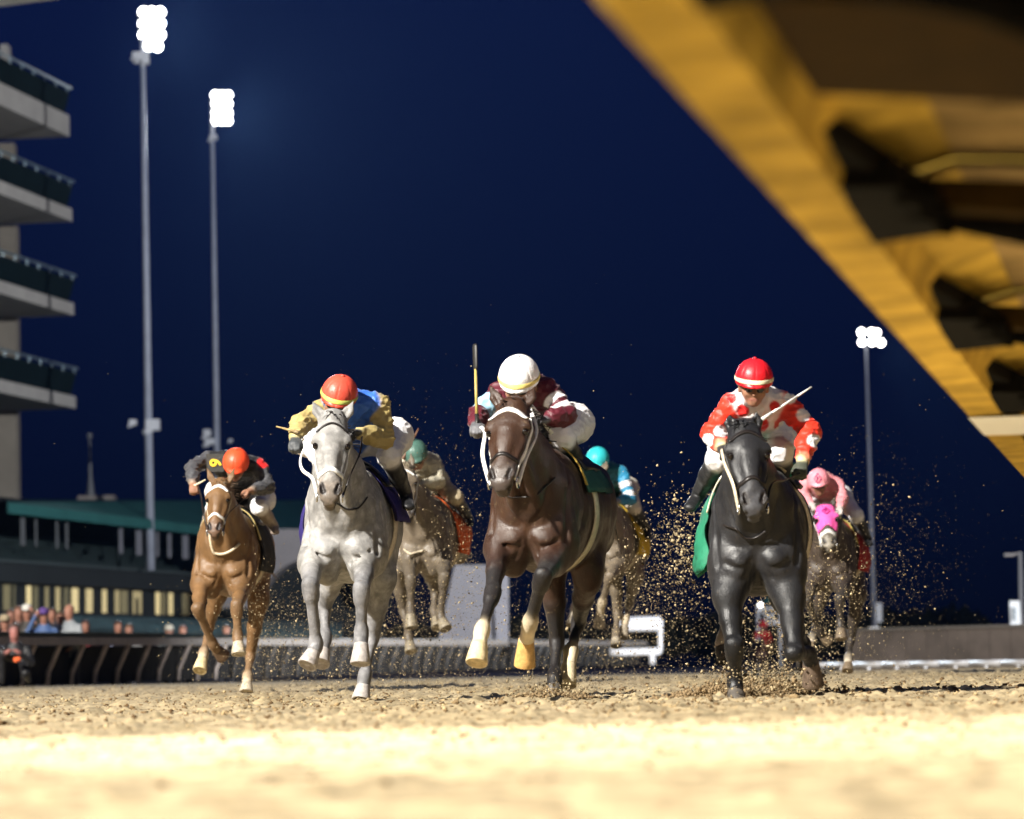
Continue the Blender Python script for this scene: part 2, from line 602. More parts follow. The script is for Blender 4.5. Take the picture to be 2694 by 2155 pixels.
# ------------------------------------------------------------------ inside safety rail over the camera
ALONG0 = V(0, 0, 0)
def railp(u, e, z):
    """u metres along the track from the camera, e metres to its right, z up"""
    return V(0, 0, 0) + TDIR * u + TRGT * e + V(0, 0, z)
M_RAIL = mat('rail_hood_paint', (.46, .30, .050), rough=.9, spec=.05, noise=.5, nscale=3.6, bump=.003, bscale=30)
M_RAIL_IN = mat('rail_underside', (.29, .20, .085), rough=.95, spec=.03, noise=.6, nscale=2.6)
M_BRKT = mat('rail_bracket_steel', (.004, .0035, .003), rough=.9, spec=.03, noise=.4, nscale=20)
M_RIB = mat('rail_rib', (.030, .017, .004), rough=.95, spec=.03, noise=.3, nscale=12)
rail = empty('safety_rail', railp(8, -.2, 0))
tag(rail, 'cream safety rail hood seen from beneath, out of focus, upper right corner', 'rail')
def rchild(mb, name, m, smooth=False):
    o = mb.build(name, m, None, smooth)
    o.parent = rail
    o.matrix_parent_inverse = Matrix.Translation(-Vector(rail.location))
    return o
LIPZ, LIPE = 1.085, -.712
prof = [(LIPE, LIPZ), (LIPE - .012, LIPZ + .035), (LIPE + .005, LIPZ + .085), (LIPE + .07, LIPZ + .125), (LIPE + .30, LIPZ + .165), (LIPE + .62, LIPZ + .15), (LIPE + .95, LIPZ + .09), (LIPE + 1.1, LIPZ - .02)]
inner = [(LIPE + 1.08, LIPZ - .02), (LIPE + .93, LIPZ + .075), (LIPE + .62, LIPZ + .135), (LIPE + .30, LIPZ + .15), (LIPE + .16, LIPZ + .11), (LIPE + .135, LIPZ + .05), (LIPE + .125, LIPZ + .004), (LIPE + .0, LIPZ)]
RIBS = [1.95 + 2.9 * k for k in range(10)]
for ua, ub in zip(RIBS[:-1], RIBS[1:]):
    mb = MB()
    ring = prof + inner[:-1]
    m_ = len(ring)
    vs, fs = [], []
    for u in (ua + .008, ub - .008):
        vs += [railp(u, e, z) for e, z in ring]
    for k in range(m_):
        fs.append((k, (k + 1) % m_, m_ + (k + 1) % m_, m_ + k))
    # end faces as quads along the shell thickness
    for b in (0, m_):
        for k in range(7):
            fs.append((b + k, b + k + 1, b + (m_ - 1 - k) % m_, b + (m_ - k) % m_) if k else (b + 0, b + 1, b + m_ - 1))
    mb.add(vs, fs)
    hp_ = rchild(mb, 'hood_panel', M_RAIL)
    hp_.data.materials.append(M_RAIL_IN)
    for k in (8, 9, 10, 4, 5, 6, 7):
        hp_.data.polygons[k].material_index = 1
for u in RIBS[1:]:
    mb = MB()     # cross rib under the hood
    mb.hexa([railp(u - .16, LIPE + .17, LIPZ + .045), railp(u - .20, LIPE + 1.06, LIPZ - .05), railp(u + .22, LIPE + 1.06, LIPZ - .05), railp(u + .18, LIPE + .17, LIPZ + .045),
             railp(u - .16, LIPE + .17, LIPZ + .10), railp(u - .20, LIPE + 1.06, LIPZ + .03), railp(u + .22, LIPE + 1.06, LIPZ + .03), railp(u + .18, LIPE + .17, LIPZ + .10)])
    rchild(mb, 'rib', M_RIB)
    mb = MB()     # gooseneck post under the rib
    pts = [railp(u, LIPE + .30, LIPZ + .03), railp(u, LIPE + .50, LIPZ - .01), railp(u, LIPE + .85, LIPZ - .16), railp(u, LIPE + 1.1, LIPZ - .5), railp(u, LIPE + 1.2, 0)]
    mb.tube(pts, [.03, .04, .045, .05, .05], n=10)
    rchild(mb, 'post', M_BRKT, True)
    mb = MB()     # strut running along the rail towards the rib, with its bolts
    zz = LIPZ + .015
    mb.hexa([railp(u - 1.5, LIPE + .075, zz + .05), railp(u - 1.5, LIPE + .10, zz + .05), railp(u + .10, LIPE + .30, zz), railp(u + .10, LIPE + .135, zz),
             railp(u - 1.5, LIPE + .075, zz + .09), railp(u - 1.5, LIPE + .10, zz + .09), railp(u + .10, LIPE + .30, zz + .06), railp(u + .10, LIPE + .135, zz + .06)])
    mb.hexa([railp(u - .75, LIPE + .12, zz - .005), railp(u - .70, LIPE + .235, zz - .005), railp(u - .1, LIPE + .275, zz - .03), railp(u + .02, LIPE + .13, zz - .03),
             railp(u - .75, LIPE + .12, zz + .05), railp(u - .70, LIPE + .235, zz + .05), railp(u - .1, LIPE + .275, zz + .05), railp(u + .02, LIPE + .13, zz + .05)])
    for q in (-.62, -.36, -.12):
        mb.tube([railp(u + q, LIPE + .22, zz), railp(u + q + .02, LIPE + .30, zz - .012)], .024, n=6)
    rchild(mb, 'strut', M_BRKT)
mb = MB()  # added dark plate in place of the hood's own shadow and dirt
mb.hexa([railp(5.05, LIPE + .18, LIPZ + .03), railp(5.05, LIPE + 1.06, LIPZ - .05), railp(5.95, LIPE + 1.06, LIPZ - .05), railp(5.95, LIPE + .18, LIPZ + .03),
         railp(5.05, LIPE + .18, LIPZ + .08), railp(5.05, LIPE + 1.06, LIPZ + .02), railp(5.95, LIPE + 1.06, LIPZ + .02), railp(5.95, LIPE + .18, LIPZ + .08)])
rchild(mb, 'added_shade_plate', M_RIB)
mb = MB()
ring = [(e - .004 if e < LIPE + .1 else e, z + (.004 if z > LIPZ else -.004)) for e, z in prof[:6]] + [(LIPE + .62, LIPZ - .006), (LIPE - .004, LIPZ - .006)]
vs = [railp(u, e, z) for u in (13.9, 15.1) for e, z in ring]
m_ = len(ring)
mb.add(vs, [(k, (k + 1) % m_, m_ + (k + 1) % m_, m_ + k) for k in range(m_)])
rchild(mb, 'white_collar', mat('collar_white', (.85, .85, .82), rough=.4))

# ------------------------------------------------------------------ outer fence
M_FRAIL = mat('fence_rail_grey', (.36, .33, .30), rough=.5, noise=.2, nscale=3)
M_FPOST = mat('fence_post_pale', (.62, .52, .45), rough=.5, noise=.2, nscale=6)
M_FPOST_DIM = mat('fence_post_dimmed', (.07, .065, .06), rough=.6, noise=.2, nscale=6)
M_FMESH = mat('fence_dark_panel', (.016, .015, .014), rough=.9, noise=.5, nscale=6)
fence = empty('outer_fence', FENCE0)
tag(fence, 'dark trackside fence with pale slanting posts along the stand side', 'fence')
def pchild(root, mb, name, m, smooth=False):
    o = mb.build(name, m, None, smooth)
    o.parent = root
    o.matrix_parent_inverse = root.matrix_world.inverted() if root.matrix_world != Matrix.Identity(4) else Matrix.Translation(-Vector(root.location))
    return o
def fp(s, e, z):
    return FENCE0 + TDIR * s + TRGT * e + V(0, 0, z)
for k in range(30):
    s = -10 + k * 2.9
    mb = MB(); mb.hexa([fp(s, -.07, .66), fp(s + 2.88, -.07, .66), fp(s + 2.88, .09, .64), fp(s, .09, .64), fp(s, -.05, .80), fp(s + 2.88, -.05, .80), fp(s + 2.88, .07, .78), fp(s, .07, .78)])
    pchild(fence, mb, 'top_rail', M_FRAIL)
    mb = MB(); mb.box(fp(s + 1.45, -.30, .30), (.06, 2.86, .66), ax=TRGT, ay=TDIR)
    pchild(fence, mb, 'panel', M_FMESH)
    for q in (0.3, 1.75):
        mb = MB(); mb.tube([fp(s + q, .02, .66), fp(s + q, -.10, .40), fp(s + q, -.20, .18), fp(s + q, -.22, -.04)], .045, n=8)
        pchild(fence, mb, 'post', M_FPOST if s + q < 15 else M_FPOST_DIM, True)  # far posts get a darker colour to look dimly lit

# ------------------------------------------------------------------ grandstand at the edge of the picture
M_CONC = mat('stand_concrete', (.36, .34, .31), rough=.85, noise=.12, nscale=.8)
M_CONC_D = mat('stand_column', (.20, .175, .14), rough=.85, noise=.15, nscale=.8)
M_TEAL = mat('parapet_teal', (.004, .010, .012), rough=.9, spec=.08, noise=.2, nscale=1.0)
M_TEALRAIL = mat('parapet_rail', (.25, .33, .36), rough=.3, metal=.5)
ELEFT = -TRGT
g0 = at(188, 1075, 150)
stand = empty('grandstand', (g0[0], g0[1], -.5))
tag(stand, 'concrete grandstand with stacked balconies at the edge of the picture', 'grandstand')
for px, yb, th in ((183, 360, .85), (190, 583, .50), (195, 830, .48), (200, 1075, .48)):
    p = at(px, yb, 150)
    q = lambda s, e, z: p + (-TDIR) * s + ELEFT * e + V(0, 0, z)
    mb = MB(); mb.hexa([q(0, 0, 0), q(70, 0, 0), q(70, 26, 0), q(0, 26, 0), q(0, 0, th), q(70, 0, th), q(70, 26, th), q(0, 26, th)])
    pchild(stand, mb, 'balcony_slab', M_CONC)
    mb = MB(); mb.hexa([q(-.05, .25, th), q(70, .25, th), q(70, .33, th), q(-.05, .33, th), q(-.15, .0, th + .95), q(70, .0, th + .95), q(70, .1, th + .95), q(-.15, .1, th + .95)])
    mb.hexa([q(-.05, .34, th), q(.05, .34, th), q(.05, 12, th), q(-.05, 12, th), q(-.10, .34, th + .95), q(.05, .34, th + .95), q(.05, 12, th + .95), q(-.10, 12, th + .95)])
    pchild(stand, mb, 'parapet', M_TEAL)
    mb = MB(); mb.tube([q(-.3, .0, th + 1.12), q(70, .0, th + 1.12)], .05, n=6)
    for k in range(24):
        mb.tube([q(.2 + k * 1.5, .02, th + .9), q(.2 + k * 1.5, .0, th + 1.12)], .03, n=5)
    pchild(stand, mb, 'handrail', M_TEALRAIL)
for px0, px1, y0, y1 in ((-14, 22, 365, 560), (-14, 30, 585, 690), (-14, 34, 830, 1010), (-20, 36, 1078, 1425), (-14, 4, 100, 215)):
    a, b = at(px0, y1, 153), at(px1, y0, 153)
    w = b[0] - a[0]
    mb = MB(); mb.box(((a[0] + b[0]) / 2, 154, (a[2] + b[2]) / 2), (w, 1.0, b[2] - a[2] + .1))
    pchild(stand, mb, 'column', M_CONC_D if y0 > 200 else M_CONC)
p = at(0, 14, 136)
mb = MB(); mb.hexa([at(-200, 44, 136) - V(0, 8, 0), at(158, -3, 136) - V(0, 8, 0), at(158, -3, 136), at(-200, 44, 136),
                    at(-200, 20, 136) - V(0, 8, 0), at(158, -26, 136) - V(0, 8, 0), at(158, -26, 136), at(-200, 20, 136)])
pchild(stand, mb, 'roof', mat('roof_cream', (.55, .52, .45), rough=.7, noise=.1))

ap = MB()
q = lambda s, e: FENCE0 + TDIR * s + TRGT * e + V(0, 0, -.47)
ap.add([q(-60, -.4), q(160, -.4), q(160, -60), q(-60, -60)], [(0, 1, 2, 3)])
tag(ap.build('apron', mat('apron_concrete', (.30, .28, .26), rough=.9, noise=.15, nscale=.4)), 'concrete apron in front of the stands', kind='structure')

# ------------------------------------------------------------------ low clubhouse behind the fence
FP0 = at(300, 1560, 140)
def fac(px, py, off=0.0):
    """point on the clubhouse front; off metres out towards the track"""
    dr = ray(px, py)
    t = (FP0 + TRGT * off - CAM).dot(TRGT) / dr.dot(TRGT)
    return CAM + dr * t
club = empty('clubhouse', (FP0[0], FP0[1], -.5))
tag(club, 'long low clubhouse with green roof, open seating and lit windows below', 'building')
M_GROOF = mat('green_roof', (.025, .10, .095), rough=.9, spec=.1, noise=.15, nscale=.6)
M_DARKW = mat('dark_wall', (.010, .013, .014), rough=.9, noise=.3, nscale=.5)
M_SEAT = mat('seating_green', (.012, .022, .022), rough=.7, noise=.4, nscale=2.0)
M_SILL = mat('fascia_pale', (.05, .065, .065), rough=.6)
def quadbox(root, pts, depth, name, m, dirv=None):
    """pts: four corners seen from the track; given depth away from the viewer"""
    dv = (dirv if dirv is not None else ELEFT) * depth
    mb = MB(); mb.hexa([p for p in pts] + [p + dv for p in pts])
    return pchild(root, mb, name, m)
# VP-parallel rows: y at column x for a line through (430, y430)
def row(y430):
    s = (1690 - y430) / (3079 - 430)
    return lambda x: y430 + (x - 430) * s
def band(y_top, y_bot, x0, x1, off=0.0):
    t, b = row(y_top), row(y_bot)
    return [fac(x0, b(x0), off), fac(x1, b(x1), off), fac(x1, t(x1), off), fac(x0, t(x0), off)]
quadbox(club, band(1548, 1690, -260, 900), 3.0, 'lower_wall', M_DARKW)
quadbox(club, band(1508, 1553, -260, 900, .6), 1.2, 'fascia', M_DARKW)
quadbox(club, band(1501, 1507, -260, 900, .8), .6, 'ledge', M_SILL)
for k, (t, b) in enumerate(((1488, 1500), (1476, 1487), (1464, 1475), (1452, 1463), (1441, 1451))):
    quadbox(club, band(t, b, -260, 900, -.4 - k * .9), .85, 'seat_row', M_SEAT)
quadbox(club, band(1360, 1470, -260, 700, -6.0), .5, 'rear_wall', M_DARKW)
e0, e1 = fac(20, row(1396)(20), 1.5), fac(860, row(1396)(860), 1.5)
r0, r1 = at(10, 1313, 176), at(880, 1316, 205)
mb = MB(); mb.hexa([e0, e1, r1 - V(0, 0, .3), r0 - V(0, 0, .3), e0 + V(0, 0, .35), e1 + V(0, 0, .35), r1, r0])
pchild(club, mb, 'roof', M_GROOF)
for x, w, tone in ((60, 10, 0), (95, 5, 0), (150, 6, 0), (176, 6, 0), (318, 9, 1), (366, 15, 1), (414, 7, 1), (446, 9, 1), (488, 16, 1), (560, 9, 0), (640, 9, 0)):
    pb_, pt_ = fac(x, row(1466)(x), .9), fac(x, row(1399)(x), .9)
    mb = MB(); mb.box((pb_ + pt_) / 2, (w / 70., w / 70., pt_[2] - pb_[2]))
    pchild(club, mb, 'roof_post', mat('post_paint', (.13, .13, .15) if tone else (.08, .085, .09), rough=.6))
cup = [(178, 1304), (300, 1304), (300, 1340), (178, 1340)]
c0, c1 = at(205, 1338, 172), at(298, 1303, 172)
mb = MB(); mb.box(((c0[0] + c1[0]) / 2, 172.5, (c0[2] + c1[2]) / 2), (c1[0] - c0[0], 1.6, c1[2] - c0[2]))
pchild(club, mb, 'cupola', mat('cupola_paint', (.25, .22, .19), rough=.7))
c2, c3 = at(238, 1303, 172), at(236, 1150, 172)
mb = MB(); mb.tube([c2, c2 * .72 + c3 * .28, c2 * .35 + c3 * .65, c3], [.20, .09, .05, .03], n=8)
mb.tube([c3 - V(0, 0, .05), c3 + V(0, 0, .15)], [.12, .12], n=8)
pchild(club, mb, 'spire', mat('spire_grey', (.12, .125, .13), rough=.5))
k_ = .3247
WIN = [(30, 100, .22), (112, 128, .07), (218, 262, 1.0), (275, 318, .12), (368, 402, .35), (455, 495, .62), (520, 565, .10), (585, 648, .95), (700, 765, .80), (832, 874, .85), (935, 975, .55), (982, 1050, .25),
       (1080, 1168, .55), (1265, 1305, .95), (1315, 1345, .25), (1370, 1410, .90), (1480, 1550, .18), (1590, 1640, .5), (1720, 1760, .4)]
M_FRAMEW = mat('window_frame', (.03, .028, .024), rough=.6)
for i, (x0, x1, b) in enumerate(WIN):
    x0, x1 = x0 * k_, (x1 - .22 * (x1 - x0)) * k_
    mw = mat('lit_window', (.2, .18, .1), rough=.4, emit=(1.0, .80, .40), estr=b ** 1.5 * .75)
    pts = band(1559, 1617, x0, x1, .05)
    fo = quadbox(club, band(1557, 1618, x0 - 1.5, x1 + 1.5, .02), .10, 'window', M_FRAMEW)
    mb = MB(); mb.hexa([p for p in pts] + [p + ELEFT * .02 for p in pts])
    o = mb.build('pane', mw, None); o.parent = fo
    if i == 12:
        q = band(1577, 1617, x0 + 8, x1 - 8, .09)
        quadbox(club, q, .03, 'door', M_DARKW)
# dark benches between the windows and the fence
mb = MB()
for s in range(5):
    pts = band(1626 + s * 10, 1634 + s * 10, -200, 900, 10 + s * 2.4)
    mb.hexa([p for p in pts] + [p + ELEFT * 1.0 for p in pts])
bn = mb.build('bench_terrace', mat('bench_teal', (.016, .034, .038), rough=.6, noise=.5, nscale=1.5))
tag(bn, 'dark teal bench terrace between the fence and the clubhouse', 'terrace')

# arched concrete wing beyond the clubhouse
M_GREYW = mat('wing_concrete', (.25, .23, .23), rough=.85, noise=.08, nscale=.5)
wing = empty('concrete_wing', at(760, 1700, 148) * np.array([1, 1, 0]))
tag(wing, 'grey concrete wing with a dark arched opening behind the grey horse', 'building')
wl, wr, wt, wb = 560, 1010, 1392, 1720
arc = [(845 + 165 * math.cos(a), 1600 - 135 * math.sin(a)) for a in np.linspace(0, math.pi, 17)]
mb = MB()
front = []
D_ = 148.0
vs = []; fs = []
outer = [(wr, 1600)] + [(wl + (wr - wl) * (0.5 + 0.5 * math.cos(a)) if False else max(wl, min(wr, 845 + 400 * math.cos(a))), max(wt, 1600 - 400 * math.sin(a))) for a in np.linspace(0, math.pi, 17)][1:-1] + [(wl, 1600)]
for (x, y), (X_, Y_) in zip(arc, outer):
    vs += [at(x, y, D_), at(X_, Y_, D_), at(x, y, D_) + V(0, 3, 0), at(X_, Y_, D_) + V(0, 3, 0)]
for i in range(16):
    a = i * 4; b = a + 4
    fs += [(a, b, b + 1, a + 1), (a + 2, a + 3, b + 3, b + 2), (a, a + 2, b + 2, b), (a + 1, b + 1, b + 3, a + 3)]
mb.add(vs, fs)
pchild(wing, mb, 'arch_wall', M_GREYW)
quadbox(wing, [at(655, 1600, 151.2), at(1030, 1600, 151.2), at(1030, 1440, 151.2), at(655, 1440, 151.2)], .3, 'inner_wall', M_DARKW, V(0, 1, 0))
quadbox(wing, [at(wl, 1760, 148.0), at(wr, 1760, 148.0), at(wr, 1601, 148.0), at(wl, 1601, 148.0)], 1.0, 'base', M_DARKW, V(0, 1, 0))
slab = empty('concrete_block', at(1260, 1700, 128) * np.array([1, 1, 0]))
tag(slab, 'pale grey concrete block between the grey and dark bay horses', 'wall')
quadbox(slab, [at(1150, 1700, 128), at(1304, 1700, 128), at(1304, 1486, 128), at(1196, 1486, 128)], 2.0, 'block', mat('block_concrete', (.31, .30, .32), rough=.85, noise=.08, nscale=.7), V(0, 1, 0))
quadbox(slab, [at(1306, 1690, 127.8), at(1338, 1690, 127.8), at(1338, 1466, 127.8), at(1290, 1466, 127.8)], 1.0, 'end_panel', mat('panel_concrete', (.38, .37, .40), rough=.8, noise=.08, nscale=.7), V(0, 1, 0))

# ------------------------------------------------------------------ floodlight masts
M_MAST = mat('mast_steel', (.30, .32, .38), rough=.5, noise=.12, nscale=1.5)
M_LAMP = mat('lamp_glow', (1, 1, 1), emit=(1.0, .98, .94), estr=14.0)
M_LAMPBOX = mat('lamp_housing', (.55, .56, .58), rough=.4, noise=.1)
def mast(label, top, bot, d, w0, w1, lamps, r, extras=(), mount=None, power=70000):
    pt, pb_ = at(*top, d), at(*bot, d)
    root = empty('floodlight_mast', (pb_[0], pb_[1], min(0, pb_[2])))
    tag(root, label, 'floodlight', 'floodlight masts')
    mb = MB(); mb.tube([pb_, pb_ * .5 + pt * .5, pt], [w1 / 2, (w0 + w1) / 4, w0 / 2], n=12)
    pchild(root, mb, 'pole', M_MAST, True)
    rows = sorted(set(y for _, y in lamps))
    for y in rows:
        xs = [x for x, yy_ in lamps if yy_ == y]
        mb = MB(); mb.tube([at(min(xs) - 4, y, d + .35), at(max(xs) + 4, y, d + .35)], .06, n=6)
        pchild(root, mb, 'crossarm', M_LAMPBOX)
    for x, y in lamps:
        c = at(x, y, d)
        nrm = unit(V(.25, -1, -.25))
        mb = MB(); mb.tube([c - nrm * .30, c - nrm * .12, c], [r * .35, r * .85, r], n=14)
        h_ = pchild(root, mb, 'lamp', M_LAMPBOX, True)
        mb = MB(); mb.tube([c + nrm * .004, c + nrm * .05, c + nrm * .09], [r * .95, r * .8, r * .3], n=14)
        o = mb.build('lens', M_LAMP, None, True); o.parent = h_
    lc = at(sum(x for x, _ in lamps) / len(lamps), sum(y for _, y in lamps) / len(lamps), d) + V(.3, -1.2, -.2)
    sp = spot('mast_beam', lc, lc + V(34, -60, -24), power, 76, .7, .6, (.80, .90, 1.0))
    sp.parent = root; sp.matrix_parent_inverse = Matrix.Translation(-Vector(root.location))
    for x, y, w, h, dz_ in extras:
        mb = MB(); c = at(x, y, d - .2)
        mb.box(c, (w, .4, h)); mb.tube([c + V(-w * .2, .2, -h * .3), c + V(-w * .6, -.1, -h * .7)], [w * .3, w * .2], n=8)
        pchild(root, mb, 'fitting', M_LAMPBOX)
    return root
lm1 = [(x, y) for y in (32, 62, 92) for x in (378, 400, 421)] + [(392, 120), (414, 122)]
mast('tallest floodlight mast, its lamp bank nearest the top edge', (374, 40), (396, 1500), 140, .17, .32, lm1, .205,
     [(375, 148, .45, .30, 0), (358, 146, .25, .2, 0), (383, 160, .25, .25, 0), (402, 1118, .5, .4, 0), (350, 1112, .25, .2, 0)])
lm2 = [(x, y) for y in (250, 274, 298, 318) for x in (566, 584, 600)]
mast('second floodlight mast rising behind the chestnut jockey', (557, 260), (575, 1500), 160, .16, .29, lm2, .185,
     [(561, 362, .3, .2, 0), (545, 1140, .3, .3, 0), (552, 1162, .4, .25, 0), (607, 1160, .14, .12, 0)])
lm3 = [(2266, 874), (2292, 874), (2306, 876), (2268, 900), (2294, 900), (2318, 902)]
mast('distant floodlight mast with six lamps, standing alone near the rail', (2278, 905), (2303, 1748), 190, .12, .24, lm3, .20, [(2311, 1612, .32, .95, 0)], power=24000)

# ------------------------------------------------------------------ infield side
M_WALL = mat('infield_wall_block', (.085, .068, .058), rough=.9, noise=.3, nscale=1.2)
hA, hB = at(2235, 1735, 98) * np.array([1, 1, 0]), at(2900, 1720, 92) * np.array([1, 1, 0])
hd = unit(hB - hA); hn = np.cross(V(0, 0, 1), hd)
wall = empty('infield_wall', hA)
tag(wall, 'low brown wall along the far infield edge, beside the distant mast', 'wall')
hl = np.linalg.norm(hB - hA) / 12
for k in range(12):
    mb = MB(); mb.box(hA + hd * hl * (k + .5) + V(0, 0, .28), (hl - .02, .25, 1.0), ax=hd, ay=hn)
    pchild(wall, mb, 'wall_panel', M_WALL)
    mb = MB(); mb.box(hA + hd * hl * (k + .5) + V(0, 0, .81), (hl - .01, .34, .06), ax=hd, ay=hn)
    pchild(wall, mb, 'coping', mat('wall_coping', (.11, .10, .09), rough=.8))
kr = empty('infield_rail', at(2400, 1740, 62) * np.array([1, 1, 0]))
tag(kr, 'low white running rail on the infield edge beside the distant mast', 'rail')
M_WRAIL = mat('white_rail', (.50, .50, .52), rough=.5, noise=.15, nscale=2)
def krp(t, z):
    a, b = at(2110, 1745, 80), at(2900, 1735, 68)
    p = a * (1 - t) + b * t
    return V(p[0], p[1], z - .12)
for k in range(10):
    mb = MB(); mb.tube([krp(k / 10 + .002, .10), krp((k + 1) / 10 - .002, .10)], .055, n=8)
    pchild(kr, mb, 'rail_section', M_WRAIL, True)
    mb = MB(); mb.tube([krp(k / 10 + .05, -.04), krp(k / 10 + .05, .09)], .03, n=6)
    pchild(kr, mb, 'rail_post', M_WRAIL, True)
for i, (x, wpx) in enumerate(((2300, 44), (2430, 46), (2540, 34), (2634, 50))):
    c = at(x, 1656, 104)
    mb = MB(); w = wpx / 116
    mb.hexa([c + V(-w / 2, -.3, -1.0), c + V(w / 2, -.3, -1.0), c + V(w / 2, .3, -1.0), c + V(-w / 2, .3, -1.0), c + V(-w * .36, -.2, .06), c + V(w * .36, -.2, .06), c + V(w * .36, .2, .06), c + V(-w * .36, .2, .06)])
    o = mb.build('white_cart', mat('cart_white', (.40, .40, .41), rough=.6, noise=.2))
    tag(o, ['white box top just right of the distant mast, above the wall', 'second white box top along the wall from the distant mast', 'third white box top along the wall from the distant mast', 'white box top above the wall beside the white banner'][i], 'box', 'white boxes behind the wall')
# far line of trees, unlit
tv, tf = [], []
rngt = np.random.default_rng(8)
_tx = rngt.uniform(1000, 3000, 3200)
_tt = 1672 - 110 * np.clip(vnoise(_tx / 120., 2.2, 0.5) - .25, 0, 1) * np.clip((_tx - 1300) / 600, .2, 1)
for x, top in zip(_tx, _tt):
    d = rngt.uniform(290, 330)
    top = top - 10 * rngt.random()
    y = rngt.uniform(top, 1715)
    c = at(x, y, d)
    a_, b_ = rngt.normal(size=3), rngt.normal(size=3)
    a_, b_ = unit(a_) * rngt.uniform(.3, .9), unit(b_) * rngt.uniform(.3, .9)
    k = len(tv)
    tv += [c - a_ - b_, c + a_ - b_ * .6, c + a_ + b_, c - a_ * .7 + b_]
    tf.append((k, k + 1, k + 2, k + 3))
tl_ = link('treeline', tv, tf, mat('far_leaves', (.030, .034, .020), rough=.9, noise=.4, nscale=.3), None, False)
tag(tl_, 'dark far-off treeline beyond the infield', 'trees', kind='stuff')
# banner and lamp post at the edge
bn = empty('banner', at(2676, 1690, 110) * np.array([1, 1, 0]))
tag(bn, 'white upright banner at the picture edge above the wall', 'banner')
quadbox(bn, [at(2660, 1655, 110), at(2686, 1655, 110), at(2682, 1581, 110), at(2656, 1581, 110)], .05, 'sheet', mat('banner_cloth', (.50, .52, .54), rough=.7), V(0, 1, 0))
mb = MB()
for y in range(1600, 1636, 6):
    a = at(2667 + (y % 4), y, 109.9); mb.box(a, (.09, .01, .05))
pchild(bn, mb, 'lettering', mat('banner_print', (.10, .13, .15), rough=.7))
mb = MB(); mb.tube([at(2658, 1585, 110.2), at(2661, 1690, 110.2)], .03, n=6)
pchild(bn, mb, 'pole', M_MAST)
lp = empty('lamp_post', at(2686, 1690, 115) * np.array([1, 1, 0]))
tag(lp, 'thin unlit lamp post with side arm next to the white banner', 'lamp post')
mb = MB(); mb.tube([at(2688, 1690, 115), at(2684, 1452, 115)], [.07, .05], n=8); pchild(lp, mb, 'pole', mat('lamp_post_grey', (.10, .10, .11), rough=.6))
mb = MB(); mb.tube([at(2684, 1456, 115), at(2664, 1459, 115)], .035, n=6); mb.box(at(2655, 1460, 115), (.28, .2, .08)); pchild(lp, mb, 'arm', mat('lamp_arm', (.13, .12, .12), rough=.6))
# white frame barrier and the braced stand in the distance
fb = empty('white_barrier', at(1700, 1740, 105) * np.array([1, 1, 0]))
tag(fb, 'white barrier frame with two wide bars, between the dark bay and the black horse', 'barrier')
M_WB = mat('barrier_white', (.75, .75, .78), rough=.5, noise=.1)
def bar(root, pts, r, name, m, d):
    mb = MB(); mb.tube([at(x, y, d) for x, y in pts], r, n=8, flat=.5, ref=(0, 1, 0)); return pchild(root, mb, name, m, True)
bar(fb, [(1625, 1644), (1640, 1643), (1738, 1640)], .20, 'upper_bar', M_WB, 105)
bar(fb, [(1605, 1716), (1640, 1716), (1712, 1714), (1738, 1713)], .10, 'lower_bar', M_WB, 105)
bar(fb, [(1738, 1630), (1737, 1690), (1737, 1716)], .065, 'upright', M_WB, 105)
bar(fb, [(1716, 1716), (1716, 1748)], .08, 'foot', M_WB, 105)
tw = empty('patrol_stand', at(2022, 1700, 175) * np.array([1, 1, 0]))
tag(tw, 'white cross-braced patrol stand with green roof behind the black horse', 'tower')
for pts in ([(1994, 1590), (1995, 1760)], [(2052, 1590), (2054, 1760)], [(1996, 1604), (2050, 1640)], [(2050, 1604), (1996, 1640)], [(1994, 1640), (2054, 1640)], [(1994, 1600), (2052, 1602)]):
    bar(tw, pts, .065, 'brace', M_WB, 175)
mb = MB(); c = at(2030, 1588, 175); mb.add([c + V(-.5, -.5, 0), c + V(.5, -.5, 0), c + V(.5, .5, 0), c + V(-.5, .5, 0), c + V(0, 0, .5)], [(0, 1, 4), (1, 2, 4), (2, 3, 4), (3, 0, 4), (3, 2, 1, 0)])
pchild(tw, mb, 'roof', M_GROOF)
mb = MB(); mb.disc(at(2001, 1591, 174.8), (0, -1, 0), .09); c = at(2001, 1591, 174.8); mb.tube([c + V(0, 0, 0), c + V(0, .12, 0)], .09, n=10)
pchild(tw, mb, 'lamp', mat('small_lamp', (1, 1, 1), emit=(1, 1, .95), estr=3))

# ------------------------------------------------------------------ night air, faintly lit by the floodlights
hz = MB(); hz.box((0, 330, 17.0), (1000, 840, 40))
hm = bpy.data.materials.new('night_air')
hm.use_nodes = True
ht = hm.node_tree
ht.nodes.clear()
ho = ht.nodes.new('ShaderNodeOutputMaterial')
hv = ht.nodes.new('ShaderNodeVolumePrincipled')
hv.inputs['Color'].default_value = (.28, .52, 1.0, 1)
hv.inputs['Density'].default_value = .000035
hv.inputs['Anisotropy'].default_value = .55
ht.links.new(hv.outputs[0], ho.inputs['Volume'])
hzo = hz.build('haze', hm)
tag(hzo, 'faint lit night air', 'haze', kind='stuff')
